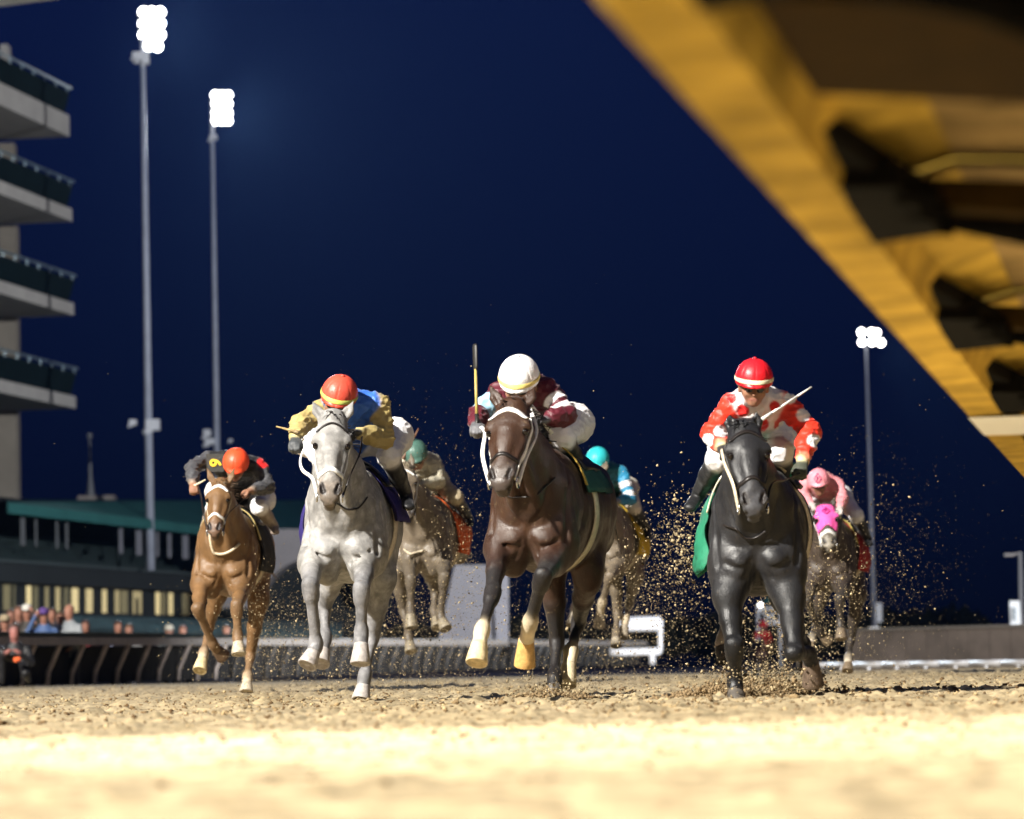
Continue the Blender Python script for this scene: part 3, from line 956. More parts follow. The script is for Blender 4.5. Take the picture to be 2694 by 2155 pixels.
# ------------------------------------------------------------------ horses
COAT = {}
def coat_material(name, spots=None, rough=0.42, mud=.5, blotch=.26):
    m = mat(name, (1, 1, 1), rough=rough, spec=0.38, noise=blotch, nscale=8.0, bump=0.0022, bscale=110.0, attr='Col', sheen=0.04)
    t = m.node_tree
    b = t.nodes['Principled BSDF']
    src = b.inputs['Base Color'].links[0].from_socket
    tc = [n for n in t.nodes if n.type == 'TEX_COORD'][0]
    # mud spatters on the coat
    nz = t.nodes.new('ShaderNodeTexNoise'); nz.inputs['Scale'].default_value = 34; nz.inputs['Detail'].default_value = 8
    nz.inputs['Roughness'].default_value = 0.75
    t.links.new(tc.outputs['Object'], nz.inputs['Vector'])
    rp = t.nodes.new('ShaderNodeMapRange'); rp.inputs[1].default_value = 0.60; rp.inputs[2].default_value = 0.70
    rp.inputs[3].default_value = 0; rp.inputs[4].default_value = mud
    rn = t.nodes.new('ShaderNodeTexNoise'); rn.inputs['Scale'].default_value = 11; rn.inputs['Detail'].default_value = 7
    t.links.new(tc.outputs['Object'], rn.inputs['Vector'])
    rr_ = t.nodes.new('ShaderNodeMapRange'); rr_.inputs[1].default_value = 0.3; rr_.inputs[2].default_value = 0.7
    rr_.inputs[3].default_value = rough - .10; rr_.inputs[4].default_value = rough + .26
    t.links.new(rn.outputs['Fac'], rr_.inputs[0]); t.links.new(rr_.outputs[0], b.inputs['Roughness'])
    t.links.new(nz.outputs['Fac'], rp.inputs[0])
    mx = t.nodes.new('ShaderNodeMix'); mx.data_type = 'RGBA'
    t.links.new(rp.outputs[0], mx.inputs[0]); t.links.new(src, mx.inputs[6])
    mx.inputs[7].default_value = (0.30, 0.22, 0.12, 1)
    cur = mx.outputs[2]
    if spots:
        vo = t.nodes.new('ShaderNodeTexVoronoi'); vo.inputs['Scale'].default_value = spots[0]
        wn = t.nodes.new('ShaderNodeTexNoise'); wn.inputs['Scale'].default_value = 9; wn.inputs['Detail'].default_value = 6
        t.links.new(tc.outputs['Object'], wn.inputs['Vector'])
        wa = t.nodes.new('ShaderNodeMix'); wa.data_type = 'VECTOR'; wa.inputs[0].default_value = .22
        t.links.new(tc.outputs['Object'], wa.inputs[4]); t.links.new(wn.outputs['Color'], wa.inputs[5])
        t.links.new(wa.outputs[1], vo.inputs['Vector'])
        r2 = t.nodes.new('ShaderNodeMapRange'); r2.inputs[1].default_value = 0.05; r2.inputs[2].default_value = 0.6
        r2.inputs[3].default_value = 1.0 + spots[1]; r2.inputs[4].default_value = 1.0 - spots[1]
        t.links.new(vo.outputs['Distance'], r2.inputs[0])
        sc = t.nodes.new('ShaderNodeVectorMath'); sc.operation = 'SCALE'
        t.links.new(cur, sc.inputs[0]); t.links.new(r2.outputs[0], sc.inputs['Scale'])
        cur = sc.outputs[0]
    t.links.new(cur, b.inputs['Base Color'])
    # coarse and fine relief of hair, veins and caked dirt
    mp_ = t.nodes.new('ShaderNodeMapping'); mp_.inputs['Scale'].default_value = (1.0, 1.0, .45)
    t.links.new(tc.outputs['Object'], mp_.inputs['Vector'])
    n3 = t.nodes.new('ShaderNodeTexNoise'); n3.inputs['Scale'].default_value = 34; n3.inputs['Detail'].default_value = 9; n3.inputs['Roughness'].default_value = .68
    t.links.new(mp_.outputs[0], n3.inputs['Vector'])
    b3 = t.nodes.new('ShaderNodeBump'); b3.inputs['Strength'].default_value = 1.0; b3.inputs['Distance'].default_value = .0030
    t.links.new(n3.outputs['Fac'], b3.inputs['Height'])
    old = b.inputs['Normal'].links[0].from_node
    t.links.new(b3.outputs['Normal'], old.inputs['Normal'])
    return m

M_COAT = coat_material('horse_coat')
M_COAT_GREY = coat_material('dappled_coat', spots=(19.0, 0.22), rough=0.50, blotch=.42)
M_COAT_BLACK = coat_material('black_coat', rough=0.40, mud=.14)
M_EYE = mat('horse_eye', (0.006, 0.004, 0.003), rough=0.08, spec=0.6)
M_LEATHER = mat('dark_leather', (0.012, 0.009, 0.008), rough=0.4, noise=0.3, nscale=40)
M_LEATHER_PALE = mat('pale_leather', (0.55, 0.47, 0.34), rough=0.55, noise=0.25, nscale=50)
M_WHITE_STRAP = mat('white_strap', (0.78, 0.77, 0.74), rough=0.5, noise=0.12, nscale=60)
M_STEEL = mat('bit_steel', (0.6, 0.6, 0.6), rough=0.25, metal=1.0)

def hair_locks(name, roots, dirs, length, rad, color, parent, droop=0.3, seed=1, wave=0.02):
    rng = random.Random(seed)
    mb = MB()
    for p, d in zip(roots, dirs):
        p = np.array(p, float); d = unit(np.array(d, float))
        ln = length * rng.uniform(0.6, 1.15)
        pts = []
        for i in range(5):
            t = i / 4
            pts.append(p + d * ln * t + V(rng.uniform(-1, 1) * wave * t, rng.uniform(-1, 1) * wave * t, -droop * ln * t * t))
        mb.tube(pts, [rad, rad * 1.1, rad * 0.9, rad * 0.6, rad * 0.1], n=4, flat=0.5)
    m = mat(name + '_hair', color, rough=0.5, noise=0.35, nscale=60)
    return mb.build(name, m, parent, smooth=True)

def hoof_mesh(co, toe, parent, material, width=0.062, fwd=V(0, 1, 0)):
    ax = unit(toe - co)
    ln = np.linalg.norm(toe - co)
    L = V(1, 0, 0); L = unit(L - ax * L.dot(ax))
    N = np.cross(L, ax)
    vs, fs = [], []
    n = 18
    st = [(-0.12, 0.70), (0.0, 0.76), (0.12, 0.79), (0.75, 0.98), (0.97, 1.03), (1.0, 1.0), (1.0, 0.82), (0.9, 0.70)]
    for s, r in st:
        for k in range(n):
            a = 2 * math.pi * k / n
            back = 1.0 if math.sin(a) > 0 else 1.12
            vs.append(co + ax * ln * s + (L * math.cos(a) + N * math.sin(a) * back) * width * r)
    m = len(st)
    for i in range(m - 1):
        for k in range(n):
            fs.append((i * n + k, i * n + (k + 1) % n, (i + 1) * n + (k + 1) % n, (i + 1) * n + k))
    fs.append(tuple((m - 1) * n + k for k in range(n)))
    fs.append(tuple(reversed(range(n))))
    return link('hoof', vs, fs, material, parent, smooth=True)

def make_horse(spec):
    fr = Frame(*spec['chest'], spec['D'], spec.get('a', TRACK_A))
    lo = fr.loc
    root = empty('racehorse', fr.O, fr.rz)
    tag(root, spec['label'], 'horse', 'galloping racehorses')
    c0 = lo(*spec['chest'], 0.0)
    bot = lo(*spec['chest_bottom'], 0.0)
    dz = bot[2] - 0.86
    cx = c0[0]
    wd = spec.get('wide', 1.0)
    base, pts_c, sock = spec['base'], spec['points'], spec.get('sock', (0.75, 0.70, 0.58))
    muz = spec.get('muzzle', tuple(0.35 * b for b in base))
    legc = spec.get('legc', base)
    B = []
    ex = V(1, 0, 0)
    st = [(-0.02, 1.11, .10, .13), (-.12, 1.13, .185, .235), (-.28, 1.17, .225, .31), (-.48, 1.215, .245, .355),
          (-.78, 1.22, .285, .35), (-1.08, 1.245, .295, .325), (-1.34, 1.28, .275, .30), (-1.58, 1.30, .245, .27), (-1.78, 1.27, .18, .20)]
    stw = spec.get('belly', 1.0)
    for i in range(len(st) - 1):
        f0, z0, w0, h0 = st[i]; f1, z1, w1, h1 = st[i + 1]
        B.append(Prim((cx, f0, z0 + dz), (cx, f1, z1 + dz), (w0 * wd, h0), (w1 * wd, h1), L=ex, k=0.05, col=base))
    # withers, croup
    B.append(Prim((cx, -.34, 1.47 + dz), (cx, -.75, 1.52 + dz), (.06, .08), (.07, .07), L=ex, k=0.12, col=base))
    for s in (-1, 1):
        # shoulder blade, breast, haunch
        B.append(Prim((cx + s * .155 * wd, -.06, 1.02 + dz), (cx + s * .10 * wd, -.45, 1.42 + dz), (.09, .14), (.08, .14), L=ex, k=0.07, col=base))
        B.append(Prim((cx + s * .088 * wd, .035, 1.04 + dz), (cx + s * .105 * wd, -.04, 0.90 + dz), (.085, .085), (.07, .08), L=ex, k=0.045, col=base))
        B.append(Prim((cx + s * .15 * wd, -.03, 1.14 + dz), (cx + s * .172 * wd, -.07, 0.96 + dz), (.065, .08), (.065, .075), L=ex, k=0.07, col=base))
        B.append(Prim((cx + s * .13 * wd, -.10, 1.32 + dz), (cx + s * .165 * wd, -.10, 1.06 + dz), (.08, .12), (.075, .11), L=ex, k=0.08, col=base))
        B.append(Prim((cx + s * .135, -1.40, 1.34 + dz), (cx + s * .15, -1.60, 1.10 + dz), (.13, .22), (.10, .17), L=ex, k=0.08, col=base))
    # neck
    P, Mz = lo(*spec['poll'][:2], spec['poll'][2]), lo(*spec['lip'][:2], spec['lip'][2])
    ad = unit(Mz - P)
    Lh = np.linalg.norm(Mz - P)
    hs = Lh / 0.62 * spec.get('headk', 1.0)
    hw = hs * spec.get('headw', 1.05)
    lx = unit(ex - ad * ex.dot(ad))
    yw = R(spec.get('yaw', 0))
    nn = np.cross(lx, ad)
    lx, nn = lx * math.cos(yw) + nn * math.sin(yw), nn * math.cos(yw) - lx * math.sin(yw)
    def H(x, s, n):
        return P + lx * (x * hw) + ad * (s * hs) + nn * (n * hs)
    nb = V(cx, -.20, 1.25 + dz)
    ne = H(0, .10, -.15)
    nm = nb * .5 + ne * .5 + V(0, -.02, .03)
    nq = nb * .78 + ne * .22
    NK = []
    chain(NK, [nb, nq, nm, ne], [(.235 * wd, .29), (.205 * wd, .25), (.145, .195), (.095, .125)], L=ex, k=0.06, col=base)
    # throat strap muscles
    for s in (-1, 1):
        NK.append(Prim(V(cx + s * .07, -.02, 1.12 + dz), H(s * .035, .26, -.20), (.05, .06), (.03, .04), L=ex, k=0.04, col=base))
    B += NK
    # head
    HD = []
    e = HD.append
    e(Prim(H(0, .02, -.07), H(0, .17, -.055), (.078 * hw, .085 * hs), (.094 * hw, .09 * hs), L=lx, k=0.03, col=base))
    e(Prim(H(0, .17, -.055), H(0, .30, -.055), (.094 * hw, .09 * hs), (.078 * hw, .082 * hs), L=lx, k=0.03, col=base))
    e(Prim(H(0, .30, -.055), H(0, .45, -.05), (.078 * hw, .082 * hs), (.056 * hw, .06 * hs), L=lx, k=0.03, col=base))
    e(Prim(H(0, .45, -.05), H(0, .550, -.052), (.054 * hw, .058 * hs), (.052 * hw, .050 * hs), L=lx, k=0.03, col=muz))
    e(Prim(H(0, .22, .02), H(0, .46, .0), (.034 * hw, .02 * hs), (.028 * hw, .018 * hs), L=lx, k=0.03, col=base))
    for s in (-1, 1):
        e(Prim(H(s * .05, .15, -.15), H(s * .035, .36, -.115), (.045 * hw, .085 * hs), (.035 * hw, .05 * hs), L=lx, k=0.03, col=base))
        e(Prim(H(s * .076, .165, -.008), H(s * .090, .205, -.014), (.028 * hw, .022 * hs), (.026 * hw, .02 * hs), L=lx, k=0.015, col=base))
        e(Prim(H(s * .074, .27, -.035), H(s * .056, .40, -.03), (.014 * hw, .014 * hs), (.01 * hw, .01 * hs), L=lx, k=0.02, col=base))
        e(Prim(H(s * .034, .475, -.020), H(s * .042, .535, -.016), (.024 * hw, .026 * hs), (.027 * hw, .029 * hs), L=lx, k=0.012, col=muz))
        e(Prim(H(s * .024, .575, -.045), H(s * .018, .59, -.06), (.026 * hw, .026 * hs), L=lx, k=0.02, col=muz))
    e(Prim(H(0, .572, -.04), H(0, .588, -.055), (.036 * hw, .026 * hs), L=lx, k=0.02, col=muz))
    e(Prim(H(0, .50, -.115), H(0, .602, -.100), (.036 * hw, .03 * hs), (.034 * hw, .026 * hs), L=lx, k=0.015, col=tuple(.8 * q for q in muz)))
    # ears
    ears = spec.get('ears')
    eo = spec.get('ear_out', 0.03)
    for i, s in enumerate((1, -1)):
        b0 = H(s * .052, .005, -.07)
        tip = lo(*ears[i], spec['poll'][2] + spec.get('ear_f', -0.10)) if ears and ears[i] else H(s * (.052 + eo), -.15, -.10)
        mid = b0 * .55 + tip * .45 + lx * s * .008 + nn * 0.006
        e(Prim(b0, mid, (.027 * hw, .024 * hs), (.031 * hw, .018 * hs), L=lx, k=0.015, col=base))
        e(Prim(mid, tip, (.031 * hw, .018 * hs), (.005, .005), L=lx, k=0.01, col=base))
        ear_in = tuple(0.4 * q for q in base)
        e(Prim(b0 * .75 + mid * .25 + nn * .026, mid * .6 + tip * .4 + nn * .022, (.015, .016), (.009, .012), L=lx, k=0.01, sub=True, col=ear_in))
    # hollows: nostrils, eye sockets, mouth line
    nost = (0.012, 0.008, 0.007)
    for s in (-1, 1):
        e(Prim(H(s * .046, .500, .012), H(s * .036, .548, .010), (.010, .022), (.016, .028), L=lx, k=0.006, sub=True, col=nost))
        e(Prim(H(s * .104, .216, -.008), H(s * .104, .236, -.010), (.020, .020), L=lx, k=0.008, sub=True, col=tuple(.35 * q for q in base)))
        e(Prim(H(s * .072, .192, .004), H(s * .102, .200, -.022), (.011, .012), L=ad, k=0.012, col=base))
        e(Prim(H(s * .085, .30, .02), H(s * .07, .42, .02), (.02, .012), L=lx, k=0.05, sub=True))
    e(Prim(H(-.06, .596, -.074), H(.06, .596, -.074), (.007, .030), L=ad, k=0.010, sub=True, col=nost))
    B += HD
    # groove of the breast
    B.append(Prim((cx, .13, 1.08 + dz), (cx, .07, 0.86 + dz), (.012, .03), (.014, .03), L=ex, k=0.03, sub=True))
    # legs
    hooves = []
    for nm_, L_ in spec['legs'].items():
        q = [lo(*n[:2], n[2]) for n in L_['n']]
        sk = L_.get('sock', 0)
        cc = L_.get('col', pts_c)
        s = 1 if nm_[0] == 'R' else -1
        ps = sock if sk >= 1 else cc
        fe_c = sock if sk >= 2 else cc
        a, kn, fe, co, toe = q
        dn = unit(fe - kn)
        lw = L_.get('w', 1.0)
        if nm_[1] == 'F':
            top = V(cx + s * .15 * wd, -.08, 1.00 + dz)
            B.append(Prim(top, a, (.09, .11), (.074 * lw, .088), L=ex, k=0.07, col=base))
            m1 = a * .55 + kn * .45
            B.append(Prim(a, m1, (.074 * lw, .088), (.054 * lw, .060), L=ex, k=0.045, col=legc))
            B.append(Prim(m1, kn, (.054 * lw, .060), (.043 * lw, .045), L=ex, k=0.03, col=cc if legc != base else legc))
            B.append(Prim(kn - dn * .035, kn + dn * .04, (.051 * lw, .047), (.046 * lw, .043), L=ex, k=0.02, col=cc))
            B.append(Prim(kn + dn * .03, fe, (.035 * lw, .036), (.032 * lw, .036), L=ex, k=0.025, col=cc))
        else:
            hip = V(cx + s * .14, -1.42, 1.22 + dz)
            B.append(Prim(hip, a, (.125, .20), (.085, .13), L=ex, k=0.06, col=base))
            m1 = a * .5 + kn * .5
            B.append(Prim(a, m1, (.085, .13), (.060, .08), L=ex, k=0.04, col=base))
            B.append(Prim(m1, kn, (.062, .085), (.040, .055), L=ex, k=0.03, col=cc if legc != base else legc))
            up = unit(a - kn)
            B.append(Prim(kn - V(0, .045, -.05), kn - V(0, .02, .03), (.028, .03), (.03, .03), L=ex, k=0.025, col=cc))
            B.append(Prim(kn, kn + dn * .06, (.043, .05), (.036, .042), L=ex, k=0.025, col=cc))
            B.append(Prim(kn + dn * .04, fe, (.032, .038), (.029, .036), L=ex, k=0.025, col=cc))
        pd = unit(co - fe)
        B.append(Prim(fe - dn * .02, fe + pd * .02, (.044, .046), (.042, .045), L=ex, k=0.02, col=fe_c))
        B.append(Prim(fe, co, (.037, .039), (.043, .044), L=ex, k=0.02, col=ps))
        hooves.append((co, toe, L_.get('hoof', spec.get('hoofc', (0.10, 0.085, 0.07)))))
    for s in (-1, 1):
        for ln_, rr_, kk_ in (([(.045, .16, .97), (.10, .12, .985), (.165, .08, 1.03)], .008, .025),
                              ([(.205, .05, 1.02), (.19, .0, 1.16), (.15, -.05, 1.30), (.12, -.12, 1.42)], .011, .03),
                              ([(.03, .20, 1.10), (.085, .12, 1.20), (.11, .10, 1.38)], .010, .022),
                              ([(.018, .20, 1.02), (.022, .18, .95), (.05, .14, .90)], .009, .022),
                              ([(.235, -.25, .98), (.215, -.12, 1.10), (.205, -.12, 1.3)], .010, .04),
                              ([(.22, -.30, 1.06), (.26, -.42, 1.16), (.24, -.5, 1.36)], .012, .05)):
            q_, n_ = project([b for b in B if not b.sub][:46], [V(cx + s * x * wd, y, z + dz) for x, y, z in ln_], 0.003)
            for a_, b_ in zip(q_[:-1], q_[1:]):
                B.append(Prim(a_, b_, (rr_, rr_), k=kk_, sub=True))
    h = spec.get('voxel', 0.0095)
    vs, fq = polygonise(B, h)
    col = paint(B, vs, 0.012)
    for p in HD:
        if p.sub and p.col == nost:
            w_ = np.clip((.009 - p.ev(vs[:, 0], vs[:, 1], vs[:, 2])) / .006, 0, 1)[:, None]
            col = col * (1 - w_) + np.array(nost)[None] * w_
    nr_ = normals(vs, fq)
    sdv = spec['seed'] * 3.7
    trunk = np.clip((vs[:, 2] - .45) / .3, 0, 1) * np.clip((.35 - vs[:, 1]) / .2, 0, 1)
    mus = (vnoise(vs[:, 0] * 13 + sdv, vs[:, 1] * 7, vs[:, 2] * 8) - .5) * .010 + (vnoise(vs[:, 0] * 30 + sdv, vs[:, 1] * 18, vs[:, 2] * 14) - .5) * .005
    vs = vs + nr_ * (mus * trunk)[:, None]
    body = link('body', vs, fq, spec.get('coat', M_COAT), root, True, col)
    for co, toe, hc in hooves:
        m = mat('hoof_horn', hc, rough=0.5, noise=0.35, nscale=30, bump=0.002, bscale=80)
        ln = np.linalg.norm(toe - co)
        if ln < .085:
            toe = co + unit(toe - co) * .085
        hoof_mesh(co, toe, root, m, spec.get('hoofw', 0.060))
    # eyes
    for s in (-1, 1):
        mb = MB()
        c = H(s * .084, .224, -.016)
        ball_v, ball_f = [], []
        for i in range(7):
            for k in range(12):
                th, ph = math.pi * i / 6, 2 * math.pi * k / 12
                ball_v.append(c + V(math.sin(th) * math.cos(ph), math.sin(th) * math.sin(ph), math.cos(th)) * .0225 * hs)
        for i in range(6):
            for k in range(12):
                ball_f.append((i * 12 + k, i * 12 + (k + 1) % 12, (i + 1) * 12 + (k + 1) % 12, (i + 1) * 12 + k))
        link('eye', ball_v, ball_f, M_EYE, root, True)
    # ---- bridle, laid on the head
    def strap(name, pts, w, material, off=0.004, flat=0.45, parent=root, smooth_n=24, r=None):
        pts = np.array(pts)
        tt = np.linspace(0, len(pts) - 1, smooth_n)
        i0 = np.clip(tt.astype(int), 0, len(pts) - 2)
        f_ = (tt - i0)[:, None]
        q = pts[i0] * (1 - f_) + pts[i0 + 1] * f_
        q, nr = project(HD, q, off)
        for _ in range(2):
            q[1:-1] = (q[:-2] + q[1:-1] * 2 + q[2:]) / 4
        mb = MB()
        # flat ribbon with thickness
        vs_, fs_ = [], []
        m = len(q)
        for i in range(m):
            d = unit(q[min(i + 1, m - 1)] - q[max(i - 1, 0)])
            b = unit(np.cross(d, nr[i]))
            for a_, o_ in ((-1, -.003), (1, -.003), (1, .004), (-1, .004)):
                vs_.append(q[i] + b * a_ * w / 2 + nr[i] * o_)
        for i in range(m - 1):
            for k in range(4):
                fs_.append((i * 4 + k, i * 4 + (k + 1) % 4, (i + 1) * 4 + (k + 1) % 4, (i + 1) * 4 + k))
        fs_ += [(3, 2, 1, 0), tuple((m - 1) * 4 + k for k in range(4))]
        return link(name, vs_, fs_, material, parent, True)
    br = spec.get('bridle', {})
    mb_ = br.get('mat', M_LEATHER)
    strap('browband', [H(x, .075 + abs(x) * .25, .06) for x in (-.11, -.08, -.04, 0, .04, .08, .11)], br.get('brow_w', .022), br.get('brow', mb_))
    nbn = br.get('nose', mb_)
    strap('noseband', [H(x, .40 + abs(x) * .35, z) for x, z in ((-.07, -.14), (-.09, -.06), (-.06, .02), (0, .05), (.06, .02), (.09, -.06), (.07, -.14))], br.get('nose_w', .022), nbn)
    for s in (-1, 1):
        strap('cheek_strap', [H(s * .12, .09, -.06), H(s * .12, .2, -.085), H(s * .11, .32, -.085), H(s * .09, .44, -.075), H(s * .075, .53, -.075)], br.get('cheek_w', .016), br.get('cheek', mb_))
        c = H(s * .062, .545, -.08)
        mbit = MB()
        rp = [c + (ad * math.cos(a_) + nn * math.sin(a_)) * .030 + lx * s * .006 for a_ in np.linspace(0, 2 * math.pi, 15)]
        mbit.tube(rp, .005, n=6, caps=False)
        mbit.build('bit_ring', M_STEEL, root, True)
    if spec.get('hood'):
        spec['hood'](root, HD, H, lx, ad, nn, hs, hw, lo)
    # forelock and mane
    rng = random.Random(spec['seed'])
    hc = spec.get('hair', (0.02, 0.015, 0.012))
    rts = [H(rng.uniform(-.03, .03), rng.uniform(-.015, .03), rng.uniform(-.05, .0)) for _ in range(18)]
    hair_locks('forelock', rts, [nn * .5 + ad * .3 + lx * rng.uniform(-.6, .6) + V(0, 0, rng.uniform(.1, .9)) for _ in rts], .075, .006, hc, root, .7, spec['seed'], .015)
    crest0, crest1 = V(cx, -.38, 1.56 + dz), H(0, .0, -.16)
    rts, drs = [], []
    for i in range(60):
        t = rng.random()
        p = crest0 * (1 - t) + crest1 * t + V(0, -.03, .05 * math.sin(t * 3.1))
        rts.append(p); drs.append(V(-rng.uniform(.2, .8), -rng.uniform(.4, 1.0), rng.uniform(.1, .7)))
    q, _ = project(NK + B[:9], rts, -.005)
    hair_locks('mane', q, drs, .18, .008, hc, root, .35, spec['seed'] + 5, .04)
    tl = [V(cx + rng.uniform(-.03, .03), -1.86 + rng.uniform(-.03, .03), 1.36 + dz + rng.uniform(-.04, .04)) for _ in range(46)]
    hair_locks('tail', tl, [V(rng.uniform(-.18, .18), -1, rng.uniform(.0, .35)) for _ in tl], .75, .013, hc, root, .5, spec['seed'] + 9, .06)
    # saddle cloth, saddle and girth, laid on the trunk
    TR = B[:len(st) + 8]
    def wrap(name, f0, f1, a0, a1, off, material, nf=10, na=26, thick=.008, flare=0.0, z0=1.2):
        g = []
        for i in range(nf):
            f = f0 + (f1 - f0) * i / (nf - 1)
            for k in range(na):
                an = R(a0 + (a1 - a0) * k / (na - 1))
                g.append(V(cx + math.sin(an) * .34, f, z0 + dz + math.cos(an) * .40))
        q, nr = project(TR, g, off, it=5)
        if flare:
            for i in range(nf):
                for k in range(na):
                    u = abs(k / (na - 1) * 2 - 1)
                    w = max(0, u - .45) / .55
                    q[i * na + k] += nr[i * na + k] * flare * w * (0.6 + 0.6 * math.sin(i * 1.7 + k * .5 + spec['seed']))
        vs_ = np.concatenate([q, q - nr * thick])
        fs_ = []
        N_ = nf * na
        for i in range(nf - 1):
            for k in range(na - 1):
                a_, b_, c_, d_ = i * na + k, i * na + k + 1, (i + 1) * na + k + 1, (i + 1) * na + k
                fs_ += [(a_, b_, c_, d_), (N_ + d_, N_ + c_, N_ + b_, N_ + a_)]
        edge = [k for k in range(na)] + [i * na + na - 1 for i in range(1, nf)] + [(nf - 1) * na + k for k in range(na - 2, -1, -1)] + [i * na for i in range(nf - 2, 0, -1)]
        for a_, b_ in zip(edge, edge[1:] + edge[:1]):
            fs_.append((b_, a_, N_ + a_, N_ + b_))
        return link(name, vs_, fs_, material, root, True)
    cl = spec.get('cloth')
    if cl:
        mcl = mat('saddle_cloth_fabric', cl['col'], rough=0.7, noise=0.2, nscale=14, bump=.004, bscale=25)
        wrap('saddle_cloth', cl.get('f0', -.50), cl.get('f1', -1.05), cl.get('a0', -112), cl.get('a1', 112), .016, mcl, 10, 34, flare=cl.get('flare', .03))
        if cl.get('pad'):
            wrap('saddle_pad', cl.get('f0', -.50) + .07, cl.get('f0', -.5) + .005, max(-70, cl.get('a0', -112) + 6), 70, .026, mat('pad_fabric', cl['pad'], rough=.8, noise=.2), 4, 26)
    wrap('saddle', -.60, -.98, -48, 48, .038, M_LEATHER, 8, 14, thick=.02)
    wrap('girth', -.62, -.69, -178, 178, .010, spec.get('girth', M_LEATHER_PALE), 3, 60)
    ns = spec.get('neck_strap')
    if ns:
        pts, w, m_ = ns
        q = np.array([lo(p[0], p[1], p[2]) for p in pts])
        tt = np.linspace(0, len(q) - 1, 26); i0 = np.clip(tt.astype(int), 0, len(q) - 2); f_ = (tt - i0)[:, None]
        q = q[i0] * (1 - f_) + q[i0 + 1] * f_
        q, nr = project(B[:len(st) + 20], q, .008)
        for _ in range(3):
            q[1:-1] = (q[:-2] + q[1:-1] * 2 + q[2:]) / 4
        MB().tube(q, w, n=6).build('neck_strap', m_, root, True)
    # reins to the rider's hands
    for j, rn in enumerate(spec.get('reins', [])):
        s = 1 if j == 0 else -1
        start = H(s * .066, .545, -.09)
        pts = [start] + [lo(*p) for p in rn['pts']]
        q = np.array(pts)
        # smooth spline
        tt = np.linspace(0, len(q) - 1, 8 * len(q))
        out = []
        for t in tt:
            i = min(int(t), len(q) - 2); u = t - i
            p0, p1, p2, p3 = q[max(i - 1, 0)], q[i], q[i + 1], q[min(i + 2, len(q) - 1)]
            out.append(.5 * ((2 * p1) + (p2 - p0) * u + (2 * p0 - 5 * p1 + 4 * p2 - p3) * u * u + (3 * p1 - p0 - 3 * p2 + p3) * u ** 3))
        MB().tube(out, rn.get('r', .008), n=6, flat=.5).build('rein', rn.get('mat', M_LEATHER), root, True)
    return dict(root=root, fr=fr, dz=dz, cx=cx, H=H)

def crop(x0, y0, k):
    return lambda x, y, F: (x0 + k * x, y0 + k * y, F)
# ---- the seven racehorses, joints read from the photograph
def legs(c, d):
    out = {}
    for k, v in d.items():
        v = dict(v)
        v['n'] = [c(*n) for n in v['n']]
        out[k] = v
    return out

def two(c, x, y):
    q = c(x, y, 0)
    return q[0], q[1]

HORN_PALE, HORN_DARK = (0.50, 0.42, 0.28), (0.07, 0.06, 0.05)
HORSES = {}

# dark bay in the middle
c = crop(1180, 880, .5794)
BAY = dict(
    label='dark bay racehorse with three white socks and white bridle, under the white-capped jockey', a=R(9.6), D=21.5, seed=4,
    chest=two(c, 372, 880), chest_bottom=two(c, 350, 1078), base=(.036, .0155, .0075), points=(.012, .010, .010), muzzle=(.06, .045, .038),
    legc=(.030, .014, .009),
    poll=c(283, 300, .42), lip=c(228, 690, .72), ears=(two(c, 188, 228), two(c, 392, 235)), yaw=-6, headw=1.32,
    sock=(.62, .52, .36), hair=(.010, .008, .007), hoofc=HORN_PALE,
    legs=legs(c, {
        'RF': dict(n=[(225, 985, .02), (198, 1185, .36), (152, 1345, .60), (140, 1408, .68), (127, 1492, .73)], sock=2, hoof=(.55, .44, .25), w=.95),
        'LF': dict(n=[(480, 1015, .02), (425, 1112, .42), (370, 1310, .24), (352, 1395, .15), (346, 1505, .10)], sock=2, hoof=(.50, .30, .10), w=1.05),
        'RH': dict(n=[(470, 1040, -1.05), (492, 1390, -1.20), (482, 1555, -1.00), (480, 1600, -.95), (482, 1655, -.92)], sock=0, hoof=HORN_DARK),
        'LH': dict(n=[(632, 1085, -.95), (592, 1300, -1.45), (556, 1440, -1.25), (546, 1505, -1.18), (535, 1590, -1.12)], sock=2, hoof=HORN_PALE)}),
    cloth=dict(col=(.014, .07, .058), pad=(.42, .28, .05), flare=.02, a0=-70),
    bridle=dict(brow=M_WHITE_STRAP, brow_w=.03, cheek=M_WHITE_STRAP, cheek_w=.030, nose=M_LEATHER),
    reins=[dict(pts=[(1270.0, 1200.0, .5), (1276.0, 1140.0, .3), (1264.0, 1122.0, .12)], mat=M_WHITE_STRAP, r=.012),
           dict(pts=[c(352, 560, .5), c(398, 440, .3), c(365, 318, .10), c(470, 450, -.15)], mat=M_WHITE_STRAP, r=.014)],
    neck_strap=([c(210, 690, .2), c(260, 725, .2), c(340, 740, .2), c(430, 715, .2), c(500, 650, .1)], .006, M_LEATHER))
